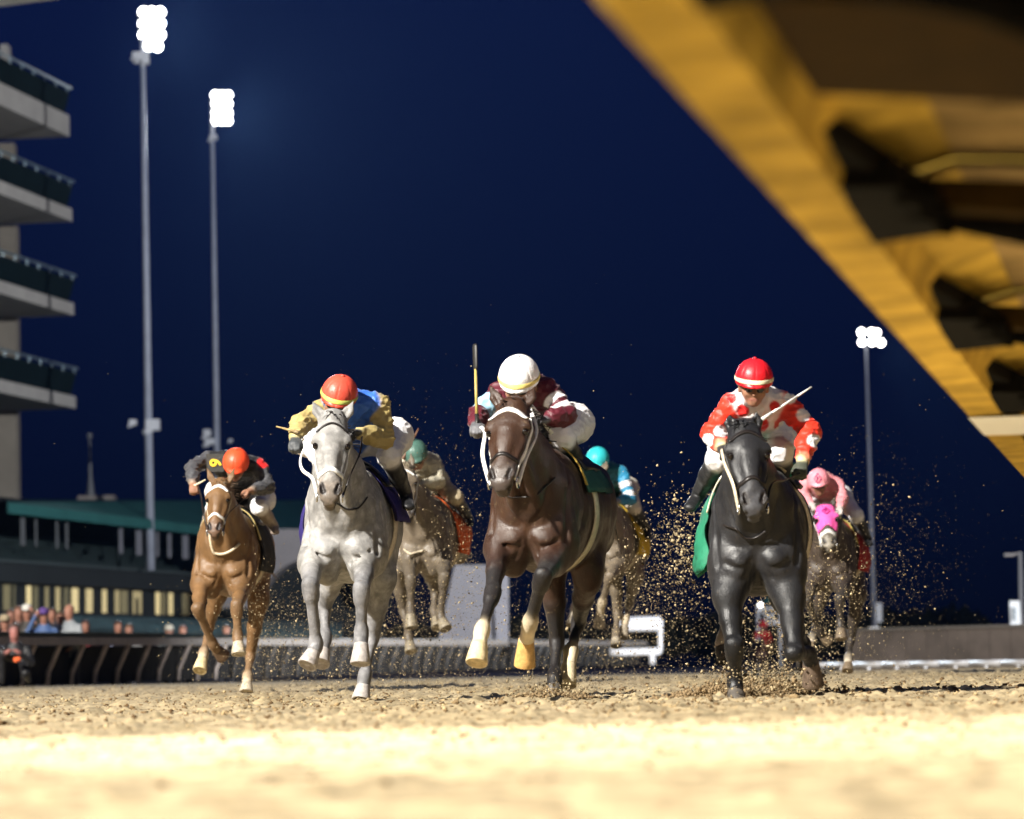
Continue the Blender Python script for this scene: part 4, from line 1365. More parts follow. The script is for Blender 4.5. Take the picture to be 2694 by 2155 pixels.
# grey
c = crop(720, 950, .5394)
GREY = dict(
    label='pale dappled grey racehorse with white noseband, beside the chestnut', a=R(1.6), D=23.3, seed=7,
    chest=two(c, 338, 850), chest_bottom=two(c, 320, 1070), base=(.265, .258, .25), points=(.165, .162, .166), muzzle=(.20, .165, .135),
    legc=(.24, .232, .222),
    poll=c(288, 255, .40), lip=c(272, 688, .66), ears=(two(c, 190, 196), two(c, 392, 192)), headw=1.15, yaw=4,
    sock=(.5, .45, .38), hair=(.07, .065, .065), coat=M_COAT_GREY, hoofc=(.34, .31, .29),
    legs=legs(c, {
        'RF': dict(n=[(185, 985, .02), (180, 1115, .36), (208, 1385, .26), (192, 1425, .30), (163, 1485, .34)], w=1.05),
        'LF': dict(n=[(445, 985, .02), (428, 1130, .40), (428, 1330, .36), (427, 1388, .41), (422, 1478, .44)], w=1.05),
        'RH': dict(n=[(300, 1010, -1.10), (248, 1200, -1.30), (252, 1350, -1.18), (240, 1415, -1.12), (228, 1475, -1.06)]),
        'LH': dict(n=[(530, 1050, -1.0), (482, 1345, -1.15), (444, 1535, -.95), (436, 1590, -.92), (425, 1655, -.88)])}),
    cloth=dict(col=(.018, .012, .11), flare=.04, a0=-84),
    bridle=dict(brow=M_LEATHER, brow_w=.012, nose=M_WHITE_STRAP, nose_w=.028, cheek=M_WHITE_STRAP, cheek_w=.012),
    reins=[dict(pts=[c(190, 575, .55), c(140, 530, .42), c(132, 470, .3), c(170, 370, .12), c(110, 395, .02)], mat=M_WHITE_STRAP, r=.012),
           dict(pts=[c(372, 560, .5), c(420, 450, .25), c(430, 370, .0)], mat=M_LEATHER)],
    neck_strap=([c(300, 690, .2), c(360, 730, .2), c(430, 720, .15), c(480, 660, .1)], .006, M_LEATHER))
# chestnut
c = crop(450, 1150, .4118)
CHESTNUT = dict(
    label='chestnut racehorse with pale browband under the jockey in charcoal, farthest left', a=R(1.8), D=31.5, seed=11,
    chest=two(c, 335, 850), chest_bottom=two(c, 310, 1010), base=(.145, .078, .032), points=(.17, .10, .05), muzzle=(.14, .08, .05),
    poll=c(312, 275, .40), lip=c(268, 622, .66), ears=(two(c, 230, 196), two(c, 408, 190)), headw=1.16, yaw=-4,
    sock=(.55, .46, .33), hair=(.16, .11, .07), hoofc=(.42, .36, .27), voxel=.010,
    legs=legs(c, {
        'RF': dict(n=[(190, 950, .02), (175, 1110, .36), (268, 1325, .10), (295, 1365, .04), (335, 1405, -.02)], hoof=(.10, .06, .035), w=1.05),
        'LF': dict(n=[(450, 960, .02), (420, 1095, .42), (425, 1272, .36), (430, 1318, .40), (432, 1388, .43)], w=1.05),
        'RH': dict(n=[(300, 980, -1.10), (245, 1210, -1.28), (208, 1380, -1.05), (198, 1425, -.98), (183, 1492, -.92)], sock=1, hoof=(.55, .45, .26)),
        'LH': dict(n=[(560, 1040, -1.0), (507, 1390, -1.15), (488, 1530, -.95), (484, 1578, -.9), (480, 1628, -.86)], sock=1)}),
    cloth=dict(col=(.008, .008, .010), pad=(.50, .40, .16), flare=.03),
    bridle=dict(brow=M_WHITE_STRAP, brow_w=.03, nose=M_WHITE_STRAP, nose_w=.022, cheek=M_LEATHER_PALE),
    reins=[dict(pts=[c(205, 470, .5), c(190, 370, .2), c(165, 300, .0)], mat=M_LEATHER),
           dict(pts=[c(360, 500, .5), c(440, 420, .2), c(510, 360, .0)], mat=M_LEATHER)],
    neck_strap=([c(232, 600, .2), c(232, 700, .2), c(255, 765, .2), c(320, 775, .2), c(380, 750, .2), c(430, 680, .1)], .012, M_LEATHER_PALE))
# black
c = crop(1780, 900, .5678)
BLACK = dict(
    label='black racehorse with green saddle cloth under the polka-dot jockey', a=R(4.0), D=21.0, seed=15, wide=1.06, coat=M_COAT_BLACK,
    chest=two(c, 372, 930), chest_bottom=two(c, 350, 1165), base=(.013, .0128, .0145), points=(.005, .005, .006), muzzle=(.05, .05, .055),
    legc=(.007, .007, .008),
    poll=c(318, 372, .40), lip=c(368, 785, .70), ears=(two(c, 245, 335), two(c, 368, 322)), headw=1.24, yaw=8, ear_f=-.05,
    sock=(.62, .52, .42), hair=(.008, .008, .009), hoofc=HORN_DARK,
    legs=legs(c, {
        'RF': dict(n=[(238, 1180, .02), (268, 1425, .14), (270, 1580, .04), (274, 1620, .08), (278, 1672, .12)], w=1.08),
        'LF': dict(n=[(525, 1190, .02), (550, 1440, .22), (612, 1445, -.04), (622, 1490, -.10), (634, 1592, -.15)], w=1.08, hoof=(.10, .07, .05)),
        'RH': dict(n=[(280, 1090, -1.10), (240, 1300, -1.35), (216, 1385, -1.30), (212, 1415, -1.28), (232, 1465, -1.25)], sock=2),
        'LH': dict(n=[(500, 1160, -.95), (560, 1330, -1.45), (590, 1400, -1.70), (596, 1440, -1.78), (600, 1500, -1.85)])}),
    cloth=dict(col=(.012, .16, .085), pad=(.62, .58, .42), flare=.09, f1=-1.15, a0=-36, a1=118),
    bridle=dict(mat=M_LEATHER),
    reins=[dict(pts=[c(262, 660, .6), c(225, 570, .40), c(208, 500, .15)], mat=M_LEATHER_PALE, r=.011),
           dict(pts=[c(440, 660, .5), c(500, 640, .25), c(590, 600, .0)], mat=M_LEATHER)],
    neck_strap=([c(205, 850, .1), c(240, 890, .2), c(300, 935, .2), c(360, 940, .2), c(420, 900, .2)], .006, M_LEATHER))

def remap(S, chest, D, mirror=False, **kw):
    """the same stride on another horse, moved to its place and scale"""
    k = S['D'] / D
    x0, y0 = S['chest']
    mp = lambda p: (chest[0] + (p[0] - x0) * k * (-1 if mirror else 1), chest[1] + (p[1] - y0) * k) + tuple(p[2:])
    T = dict(S)
    T.update(chest=chest, D=D, chest_bottom=mp(S['chest_bottom']), poll=mp(S['poll']), lip=mp(S['lip']))
    if S.get('ears'):
        T['ears'] = tuple(mp(e) for e in S['ears'])
        if mirror: T['ears'] = T['ears'][::-1]
    T['legs'] = {}
    for n, v in S['legs'].items():
        n2 = ({'R': 'L', 'L': 'R'}[n[0]] + n[1]) if mirror else n
        w = dict(v); w['n'] = [mp(q) for q in v['n']]; w.pop('hoof', None)
        T['legs'][n2] = w
    T['reins'] = []
    T.pop('neck_strap', None)
    T['yaw'] = -S.get('yaw', 0) if mirror else S.get('yaw', 0)
    T.update(kw)
    return T

BROWN = remap(GREY, (1112.0, 1430.0), 35.5, True,
    label='muddy brown racehorse with orange saddle cloth, partly hidden behind the grey', a=R(6.0), seed=21, base=(.135, .108, .078), points=(.09, .072, .052), muzzle=(.10, .08, .06),
    legc=(.11, .088, .062), coat=M_COAT, poll=(1064.0, 1222.0, .42), lip=(1070.0, 1366.0, .68), ears=((1047.0, 1192.0), (1080.0, 1190.0)), yaw=0, voxel=.014,
    cloth=dict(col=(.55, .09, .012), flare=.05), hair=(.30, .26, .18), hoofc=(.2, .17, .12),
    bridle=dict(mat=M_WHITE_STRAP, brow_w=.02),
    reins=[dict(pts=[(1060.0, 1300.0, .3), (1062.0, 1240.0, .05)]), dict(pts=[(1095.0, 1280.0, .3), (1110.0, 1262.0, .0)])],
    neck_strap=([(1040.0, 1440.0, .2), (1075.0, 1458.0, .2), (1110.0, 1445.0, .2)], .008, M_LEATHER_PALE))
DUSTY = remap(BAY, (1585.0, 1445.0), 38.0, False,
    label='dusty brown racehorse with yellow saddle cloth, mostly hidden behind the dark bay', a=R(9.8), seed=25, base=(.155, .125, .09), points=(.14, .112, .08), muzzle=(.1, .08, .06),
    legc=(.15, .12, .085), voxel=.014, poll=(1562.0, 1236.0, .42), lip=(1560.0, 1385.0, .68), ears=None, cloth=dict(col=(.50, .33, .02), flare=.05), hoofc=(.3, .26, .2),
    bridle=dict(mat=M_LEATHER), sock=(.5, .42, .3))
HOODED = remap(CHESTNUT, (2180.0, 1498.0), 38.0, False,
    label='dark brown racehorse wearing a pink face hood, behind the black horse', a=R(9.0), seed=29, base=(.050, .036, .027), points=(.034, .027, .022), muzzle=(.30, .27, .22),
    legc=(.042, .031, .025), voxel=.014, poll=(2171.0, 1327.0, .42), lip=(2182.0, 1440.0, .70), ears=((2150.0, 1318.0), (2197.0, 1303.0)), yaw=4, headw=1.34,
    hood=lambda *a: pink_hood(*a),
    cloth=dict(col=(.30, .012, .012), pad=(.5, .42, .12), flare=.06), hair=(.02, .016, .014), sock=(.6, .52, .4), hoofc=(.16, .12, .08),
    bridle=dict(mat=M_WHITE_STRAP, nose_w=.04, brow_w=.01),
    reins=[dict(pts=[(2152.0, 1400.0, .4), (2140.0, 1375.0, .1)], mat=M_WHITE_STRAP), dict(pts=[(2208.0, 1400.0, .4), (2216.0, 1360.0, .1)])])
# ------------------------------------------------------------------ jockeys
M_SILK = mat('jockey_cloth', (1, 1, 1), rough=0.5, spec=0.35, noise=0.10, nscale=18, bump=0.005, bscale=26, attr='Col', sheen=0.1)
M_GOGGLE = mat('goggle_lens', (0.02, 0.02, 0.025), rough=0.1, spec=0.6)
SKIN = (0.25, 0.125, 0.075)
BOOT = (0.008, 0.008, 0.009)
WHITE = (0.72, 0.71, 0.72)

def hand_prims(out, wrist, hand, col, side, grip):
    d = unit(hand - wrist)
    lat = V(side, 0, 0); lat = unit(lat - d * lat.dot(d))
    nrm = np.cross(d, lat)
    if nrm[2] > 0: nrm = -nrm                     # palm side faces down
    pc = hand
    out.append(Prim(wrist, pc + d * .03, (.030, .022), (.040, .020), L=lat, k=0.012, col=col, tagn='glove'))
    for i, o in enumerate((-.030, -.010, .010, .029)):
        ln = (.036, .042, .040, .030)[i]
        a = pc + d * .045 + lat * o
        b = a + d * ln * .55 + nrm * ln * .55
        c_ = b - d * ln * .35 + nrm * ln * .75
        e_ = c_ - d * ln * .75 + nrm * .0
        for p, q, r0, r1 in ((a, b, .0105, .010), (b, c_, .010, .009), (c_, e_, .009, .008)):
            out.append(Prim(p, q, r0, r1, k=0.004, col=col, tagn='glove'))
    t0 = pc + lat * (-.036 * 1) + d * .0
    t1 = t0 + d * .035 + nrm * .022 - lat * .012
    t2 = t1 + d * .012 + nrm * .028 + lat * .012
    out.append(Prim(t0, t1, .012, .0105, k=0.006, col=col, tagn='glove'))
    out.append(Prim(t1, t2, .0105, .009, k=0.004, col=col, tagn='glove'))

def helmet_mesh(spec, root, c, rx, tilt, roll, yaw=0.0):
    """puckered cap over a skull cap, with its band"""
    ry, rz = rx * 1.16, rx * 1.06
    T = Matrix.Translation(Vector(c)) @ Matrix.Rotation(R(yaw), 4, 'Z') @ Matrix.Rotation(R(roll), 4, 'Y') @ Matrix.Rotation(R(-tilt), 4, 'X')
    n, m = 96, 20
    vs, fs = [], []
    low = R(104)
    for i in range(m + 1):
        th = low * i / m
        for k in range(n):
            ph = 2 * math.pi * k / n
            sm = abs(((ph / (2 * math.pi) * 8) % 1) - .5) * 2      # eight panels
            g = 1 - .040 * max(0, (sm - .86) / .14) * math.sin(th)
            x, y, z = rx * math.sin(th) * math.cos(ph) * g, ry * math.sin(th) * math.sin(ph) * g, rz * math.cos(th)
            f = max(0, math.sin(ph))
            if th > R(88):
                y += f * f * .030 * (th - R(88)) / (low - R(88))      # short peak in front
                z -= f * .004
            vs.append(T @ Vector((x, y, z)))
    # rim turned in
    for k in range(n):
        p = Vector(vs[m * n + k]); q = T @ Vector((0, 0, rz * math.cos(low)))
        vs.append(p.lerp(q, .12))
    for i in range(m + 1):
        for k in range(n):
            fs.append((i * n + k, (i + 1) * n + k, (i + 1) * n + (k + 1) % n, i * n + (k + 1) % n))
    mt = mat('cap_cover', spec['cap'], rough=0.42, spec=0.4, noise=0.07, nscale=20, bump=.0025, bscale=40)
    o = link('helmet', [tuple(v) for v in vs], fs, mt, root, True)
    # button
    mb = MB()
    top = T @ Vector((0, 0, rz * 1.01)); up = (T.to_3x3() @ Vector((0, 0, 1)))
    mb.tube([np.array(top - up * .004), np.array(top + up * .004), np.array(top + up * .008)], [.012, .011, .004], n=10)
    mb.build('button', mt, o, True)
    if spec.get('band'):
        bv, bf = [], []
        rows = [(R(84), 1.012), (R(86), 1.035), (R(93), 1.040), (R(95), 1.015)]
        for th, g in rows:
            for k in range(n):
                ph = 2 * math.pi * k / n
                f = max(0, math.sin(ph))
                y = ry * math.sin(th) * math.sin(ph) * g
                if th > R(88): y += f * f * .030 * (th - R(88)) / (low - R(88))
                bv.append(tuple(T @ Vector((rx * math.sin(th) * math.cos(ph) * g, y, rz * math.cos(th)))))
        for i in range(len(rows) - 1):
            for k in range(n):
                bf.append((i * n + k, (i + 1) * n + k, (i + 1) * n + (k + 1) % n, i * n + (k + 1) % n))
        link('helmet_band', bv, bf, mat('band_elastic', spec['band'], rough=.6, noise=.15, nscale=40), o, True)
    return o, T, (rx, ry, rz)

def diamond_logo(root_part, put, size, material, name='emblem', rad=.004):
    """a diamond outline with the letter P inside; put(list of (u, v)) gives the surface points"""
    s = size
    lines = []
    for a, b in (((0, 1.25 * s), (s, 0)), ((s, 0), (0, -1.25 * s)), ((0, -1.25 * s), (-s, 0)), ((-s, 0), (0, 1.25 * s)), ((-.22 * s, -.5 * s), (-.22 * s, .5 * s))):
        lines.append([(a[0] + (b[0] - a[0]) * t, a[1] + (b[1] - a[1]) * t) for t in np.linspace(0, 1, 8)])
    lines.append([(-.22 * s + .45 * s * math.sin(t), .25 * s + .25 * s * math.cos(t)) for t in np.linspace(0, math.pi, 9)])
    pts = list(put([q for l in lines for q in l]))
    mb = MB()
    for l in lines:
        mb.tube([pts.pop(0) for _ in l], rad, n=5)
    return mb.build(name, material, root_part, True)

def make_jockey(spec, hinfo):
    fr, dz, cx = hinfo['fr'], hinfo['dz'], hinfo['cx']
    lo = fr.loc
    root = empty('person', fr.O, fr.rz)
    tag(root, spec['label'], 'person', 'jockeys riding the racehorses')
    def pair(key, default):
        v = spec.get(key) or [None, None]
        q = [lo(*p) if p is not None else None for p in v]
        if q[0] is None and q[1] is None:
            q = [V(cx + default[0], default[1], default[2] + dz), V(cx - default[0], default[1], default[2] + dz)]
        for i in (0, 1):
            if q[i] is None:
                o = q[1 - i]
                q[i] = V(2 * cx - o[0], o[1], o[2])
        return q
    sh = pair('sh', (.17, -.32, 1.86)); el = pair('el', (.24, -.25, 1.66)); ha = pair('ha', (.12, -.02, 1.56))
    hp = pair('hip', (.14, -.88, 1.84)); kn = pair('kn', (.24, -.42, 1.62)); an = pair('an', (.27, -.78, 1.34)); toe = pair('toe', (.29, -.62, 1.28))
    for i in (1,):
        sd = 1 if i == 0 else -1
        for q, m_ in ((kn[i], .26), (an[i], .345), (toe[i], .37)):
            if (q[0] - cx) * sd < m_ * spec.get('spread', 1.0):
                q[0] = cx + sd * m_ * spec.get('spread', 1.0)
    hx, hy, hr, hF = spec['helmet']
    hc = lo(hx, hy, hF)
    r_m = hr * (fr.O[1] - hF) / FPX * spec.get('hk', 1.0)
    body_c, slv, brc, glv, boot = spec['silk'], spec['sleeve'], spec.get('breeches', WHITE), spec['glove'], spec.get('boot', BOOT)
    B = []
    e = B.append
    ex = V(1, 0, 0)
    scn = (sh[0] + sh[1]) / 2; hcn = (hp[0] + hp[1]) / 2
    tor = unit(scn - hcn)
    sax = unit(sh[0] - sh[1])
    sw = np.linalg.norm(sh[0] - sh[1]) / 2
    mid = scn * .5 + hcn * .5 + V(0, 0, .04)
    e(Prim(hcn, mid, (.145, .12), (.145, .12), L=ex, k=0.05, col=body_c, tagn='silk'))
    e(Prim(mid, scn - tor * .06, (.145, .12), (max(.15, sw * .82), .125), L=sax, k=0.05, col=body_c, tagn='silk'))
    e(Prim(scn - tor * .06, scn + tor * .02, (max(.15, sw * .82), .125), (sw * .7, .085), L=sax, k=0.05, col=body_c, tagn='silk'))
    e(Prim(sh[0] * .9 + sh[1] * .1, sh[1] * .9 + sh[0] * .1, (.07, .075), L=V(0, 0, 1), k=0.05, col=body_c, tagn='silk'))
    e(Prim(hp[0], hp[1], (.12, .12), L=V(0, 0, 1), k=0.06, col=brc, tagn='breeches'))
    for i in (0, 1):
        sd = 1 if i == 0 else -1
        wr = ha[i] + unit(el[i] - ha[i]) * .06
        e(Prim(sh[i], el[i], (.066, .066), (.056, .056), L=ex, k=0.03, col=slv, tagn='sleeve'))
        e(Prim(el[i], el[i] * .4 + wr * .6, (.058, .058), (.052, .052), L=ex, k=0.025, col=slv, tagn='sleeve'))
        e(Prim(el[i] * .4 + wr * .6, wr, (.052, .052), (.038, .038), L=ex, k=0.02, col=slv, tagn='sleeve'))
        e(Prim(wr - unit(wr - el[i]) * .004, wr + unit(wr - el[i]) * .012, (.035, .035), k=.006, col=spec.get('cuff', slv), tagn='cuff'))
        hand_prims(B, wr + unit(wr - el[i]) * .01, ha[i], glv[i] if isinstance(glv, list) else glv, sd, None)
        e(Prim(hp[i], kn[i], (.098, .105), (.070, .072), L=ex, k=0.04, col=brc, tagn='breeches'))
        kb = kn[i] * .9 + an[i] * .1
        e(Prim(kn[i], kb, (.070, .072), (.064, .066), L=ex, k=0.02, col=brc, tagn='breeches'))
        e(Prim(kb, kn[i] * .45 + an[i] * .55, (.063, .068), (.056, .062), L=ex, k=0.02, col=boot, tagn='boot'))
        e(Prim(kn[i] * .45 + an[i] * .55, an[i], (.056, .062), (.042, .045), L=ex, k=0.02, col=boot, tagn='boot'))
        e(Prim(an[i] - V(0, .03, .01), toe[i], (.038, .036), (.040, .026), L=ex, k=0.02, col=boot, tagn='boot'))
    # neck, head, face
    tl, rl = spec.get('tilt', 22), spec.get('roll', 0)
    Rm = Matrix.Rotation(R(spec.get('hyaw', 0)), 3, 'Z') @ Matrix.Rotation(R(rl), 3, 'Y') @ Matrix.Rotation(R(-tl), 3, 'X')
    def G(x, y, z):
        v = Rm @ Vector((x, y, z))
        return hc + V(v.x, v.y, v.z)
    k = r_m / .118
    e(Prim(scn + tor * .0, G(0, -.03, -.10) , (.065, .065), (.058, .058), L=ex, k=0.03, col=spec.get('collar', body_c), tagn='silk'))
    e(Prim(G(0, -.01 * k, -.02), G(0, 0, -.03), (.085 * k, .095 * k), L=V(1, 0, 0), k=0.02, col=SKIN, tagn='skin'))
    e(Prim(G(0, .035 * k, -.06 * k), G(0, .038 * k, -.115 * k), (.072 * k, .062 * k), (.058 * k, .048 * k), L=V(1, 0, 0), k=0.02, col=SKIN, tagn='skin'))
    e(Prim(G(0, .098 * k, -.05 * k), G(0, .113 * k, -.082 * k), (.011 * k, .012), (.017 * k, .014), L=V(1, 0, 0), k=0.012, col=tuple(q * .95 for q in SKIN), tagn='skin'))
    e(Prim(G(-.02 * k, .083 * k, -.118 * k), G(.02 * k, .083 * k, -.118 * k), (.0075, .0075), L=V(0, 0, 1), k=0.006, col=(.22, .08, .06), tagn='skin'))
    e(Prim(G(0, .064 * k, -.142 * k), G(0, .062 * k, -.147 * k), (.032 * k, .022), L=V(1, 0, 0), k=0.02, col=SKIN, tagn='skin'))
    for s in (-1, 1):
        e(Prim(G(s * .045 * k, .065 * k, -.085 * k), G(s * .04 * k, .06 * k, -.09 * k), (.028 * k, .026 * k), L=V(1, 0, 0), k=0.02, col=SKIN, tagn='skin'))
        e(Prim(G(s * .085 * k, -.01, -.06 * k), G(s * .085 * k, -.012, -.085 * k), (.012, .020), k=0.01, col=SKIN, tagn='skin'))
    vs, fq = polygonise(B, spec.get('voxel', .008))
    tg = tags(B, vs)
    nr = normals(vs, fq)
    col = paint(B, vs, .003)
    cloth = np.isin(tg, ['silk', 'sleeve']) * 1.0 + (tg == 'breeches') * .5
    sd_ = spec.get('seed', 1) * 7.3
    rg = 1 - np.abs(2 * vnoise(vs[:, 0] * 16 + sd_, vs[:, 1] * 10 + 3, vs[:, 2] * 30) - 1)
    rg2 = 1 - np.abs(2 * vnoise(vs[:, 0] * 34 + vs[:, 2] * 14 + sd_, vs[:, 1] * 16, vs[:, 2] * 20) - 1)
    wr_ = rg ** 3 * .011 + rg2 ** 3 * .008 - .005 + (vnoise(vs[:, 0] * 14 + sd_, vs[:, 1] * 9, vs[:, 2] * 14) - .5) * .014
    vs2 = vs + nr * (wr_ * cloth)[:, None]
    # silk patterns: rings round an arm, round spots, panels
    for i, t0, t1, cc in spec.get('rings', []):
        a, b = sh[i], el[i]
        ln = np.linalg.norm(b - a); d = (b - a) / ln
        t = (vs - a) @ d / ln
        rad = np.linalg.norm(vs - a - np.outer((vs - a) @ d, d), axis=1)
        e_ = .006 / ln
        w_ = np.clip((t - t0) / e_ + .5, 0, 1) * np.clip((t1 - t) / e_ + .5, 0, 1) * ((tg == 'sleeve') & (rad < .11))
        col[:] = col * (1 - w_)[:, None] + np.array(cc)[None, :] * w_[:, None]
    for px, py, F, rr, cc in spec.get('dots', []):
        q = lo(px, py, F)
        ax = unit(np.array([q[0], q[1], q[2]]) - 0)
        # a printed disc: every vertex of the cloth that lies within rr of the point in the plane facing the viewer's way
        dd = vs - q
        w_ = np.clip((rr - np.hypot(dd[:, 0], dd[:, 2])) / .007 + .5, 0, 1) * ((np.abs(dd[:, 1]) < .22) & np.isin(tg, ['silk', 'sleeve']) & (nr[:, 1] > -.2))
        col[:] = col * (1 - w_)[:, None] + np.array(cc)[None, :] * w_[:, None]
    for fn in spec.get('panels', []):
        fn(vs, tg, nr, col, lo)
    body = link('body', vs2, fq, M_SILK, root, True, col)
    hm, T, rr = helmet_mesh(spec, root, hc, r_m, tl, rl, spec.get('hyaw', 0))
    # goggles: frame of two lenses and strap
    if spec.get('goggles', True):
        gm = MB()
        for s in (-1, 1):
            c_ = G(s * .030 * k, .098 * k, -.052 * k)
            gm.tube([G(s * .030 * k, .070 * k, -.052 * k), c_, G(s * .030 * k, .104 * k, -.052 * k)], [.030 * k, .030 * k, .024 * k], n=14, flat=.72, ref=(0, 0, 1))
        go = gm.build('goggles', M_GOGGLE, root, True)
        st = MB()
        st.tube([G(math.cos(a) * .100 * k, math.sin(a) * .112 * k - .012, -.036 * k) for a in np.linspace(R(35), R(-215), 18)], .011 * k, n=6, flat=1.0)
        st.build('goggle_strap', mat('strap_elastic', spec.get('strapc', (.5, .5, .48)), rough=.7), go, True)
    return dict(root=root, lo=lo, T=T, rr=rr, helmet=hm, ha=ha, hc=hc, sh=sh, el=el, body=body, fr=fr)

def make_whip(j, label, p0, p1, hold, colors, r=.008, name='riding_whip', flap=True):
    """p0 handle end, p1 tip: local points"""
    fr = j['fr']
    root = empty(name, fr.O, fr.rz)
    tag(root, label, 'whip', 'whips carried by the jockeys')
    d = p1 - p0
    m1 = mat('whip_shaft', colors[0], rough=.45, noise=.2, nscale=40)
    m2 = mat('whip_flap', colors[1], rough=.5, noise=.2, nscale=40)
    MB().tube([p0, p0 + d * .22], [r * 1.5, r * 1.25], n=8).build('handle', m2, root, True)
    MB().tube([p0 + d * .22, p0 + d * .72], [r * 1.05, r * .8], n=8).build('shaft', m1, root, True)
    if flap:
        MB().tube([p0 + d * .70, p0 + d * .74, p0 + d * .97, p1], [r * .8, r * 2.0, r * 2.2, r * 1.6], n=8, flat=.35).build('flap', m2, root, True)
    else:
        MB().tube([p0 + d * .72, p1], [r * .8, r * .55], n=8).build('tip', m1, root, True)
    return root

M_HOOD = mat('pink_hood_cloth', (.85, .10, .38), rough=.65, noise=.08, nscale=30, bump=.003, bscale=40)
def pink_hood(root, HD, H, lx, ad, nn, hs, hw, lo):
    """close-fitting face hood with eye openings and a diamond emblem"""
    vs, fq = polygonise(HD, .0135)
    nr = normals(vs, fq)
    vs = vs + nr * .009
    o = H(0, 0, 0)
    s_ = (vs - o) @ ad / hs
    x_ = (vs - o) @ lx / hw
    n_ = (vs - o) @ nn / hs
    keep = (s_ > .012) & (s_ < .385 - .05 * np.clip(1 - np.abs(x_) / .07, 0, 1)) & (n_ > -.19)
    for sd in (-1, 1):
        keep &= np.hypot((s_ - .222) * 1.0, (n_ + .014) * .9) + 3 * np.maximum(0, .05 - sd * x_) > .027
    f2 = fq[keep[fq].all(1)]
    used = np.unique(f2)
    mp = np.full(len(vs), -1); mp[used] = np.arange(len(used))
    hood = link('hood', vs[used], mp[f2], M_HOOD, root, True)
    def put(uv):
        return project(HD, [H(-u / hw, .125 - v / hs, .06) for u, v in uv], .014)[0]
    diamond_logo(hood, put, .040, mat('hood_print', (.30, .005, .14), rough=.6), rad=.006)
    for sd in (-1, 1):
        mb = MB()
        ring = [H(sd * .105, .222 + .036 * math.cos(t), -.014 + .038 * math.sin(t)) for t in np.linspace(0, 2 * math.pi, 17)]
        q, _ = project(HD, ring, .010)
        mb.tube(q, .006, n=5, caps=False)
        mb.build('eye_opening', M_LEATHER, hood, True)
# ---- the seven riders
RED, MAROON, GOLD, BLUE = (.50, .012, .010), (.075, .006, .014), (.46, .36, .13), (.035, .13, .50)
INFO = {}
for nm_, S in (('bay', BAY), ('grey', GREY), ('chestnut', CHESTNUT), ('black', BLACK), ('brown', BROWN), ('dusty', DUSTY), ('hooded', HOODED)):
    INFO[nm_] = make_horse(S)

# white cap, maroon silks, on the dark bay
c = crop(1210, 900, .2145)
j = make_jockey(dict(
    label='jockey in maroon silks with white sleeve rings and white helmet, whip raised', seed=1, spread=.45,
    helmet=(1365.5, 990.0, 54.0, -.10), cap=(.80, .79, .80), band=(.62, .50, .16), tilt=30, roll=-4,
    silk=MAROON, sleeve=MAROON, glove=[(.10, .10, .11), (.10, .10, .11)], cuff=(.10, .01, .02),
    sh=[c(480, 640, -.28), c(1060, 600, -.24)], el=[c(250, 880, -.15), c(1290, 900, -.16)], ha=[c(205, 1030, .10), c(1010, 960, -.02)],
    hip=[None, c(1400, 1000, -.95)], kn=[None, c(1215, 1170, -.48)], an=[None, c(1480, 1560, -.80)], toe=[None, c(1440, 1690, -.66)],
    rings=[(1, .36, .58, WHITE), (1, .72, .94, WHITE), (0, .30, 1.0, (.30, .52, .66))], strapc=(.75, .74, .74)), INFO['bay'])
lo = j['lo']
make_whip(j, 'upright black and yellow riding whip beside the white helmet', lo(1256, 1142, .12), lo(1249, 905, .02), 0, ((.42, .33, .10), (.012, .011, .010)), r=.009)
# red cap, blue and gold silks, on the grey
c = crop(740, 960, .2145)
j = make_jockey(dict(
    label='jockey in blue silks with gold sleeves and orange-red helmet on the grey', seed=2,
    helmet=(893.0, 1036.0, 48.5, -.10), cap=(.62, .075, .045), band=(.45, .48, .10), tilt=26, roll=-14,
    silk=BLUE, sleeve=(.36, .28, .11), glove=[(.05, .055, .06), (.03, .03, .03)], cuff=(.5, .42, .2),
    sh=[c(500, 560, -.28), c(1210, 480, -.32)], el=[c(225, 740, -.10), c(1270, 900, -.30)], ha=[c(170, 940, .08), c(905, 830, -.02)],
    hip=[None, c(1390, 880, -.95)], kn=[c(520, 1130, -.48), c(1170, 1120, -.48)], an=[None, c(1290, 1580, -.80)], toe=[None, c(1270, 1750, -.66)]), INFO['grey'])
lo = j['lo']
make_whip(j, 'thin tan whip pointing sideways from the blue and gold jockey', lo(786, 1138, .10), lo(727, 1122, .0), 0, ((.30, .22, .10), (.20, .15, .08)), r=.008, flap=False)
# orange cap, charcoal silks with the figure 6, on the chestnut
c = crop(480, 1160, .1507)
j6 = j = make_jockey(dict(
    label='jockey in charcoal silks with yellow number six armband and orange helmet', seed=3,
    helmet=(621.0, 1215.0, 35.0, -.10), cap=(.78, .075, .025), tilt=34, roll=-6, voxel=.011,
    silk=(.012, .012, .014), sleeve=(.060, .060, .066), glove=[SKIN, SKIN], cuff=(.3, .22, .16),
    sh=[c(440, 330, -.34), c(1330, 440, -.34)], el=[c(175, 470, -.20), c(1490, 800, -.25)], ha=[c(190, 790, .05), c(1150, 880, .0)],
    hip=[c(640, 900, -.95), c(1380, 1030, -.95)], kn=[c(560, 1180, -.45), c(1180, 1150, -.45)], an=[None, c(1370, 1480, -.80)], toe=[None, c(1340, 1600, -.66)],
    dots=[(694, 1217, -.35, .05, (.6, .02, .02))], boot=(.25, .20, .16)), INFO['chestnut'])
lo = j['lo']
make_whip(j, 'short pale whip in the hand of the charcoal-silked jockey', lo(508, 1280, .06), lo(541, 1262, .12), 0, ((.62, .55, .40), (.6, .52, .38)), r=.009, flap=False)
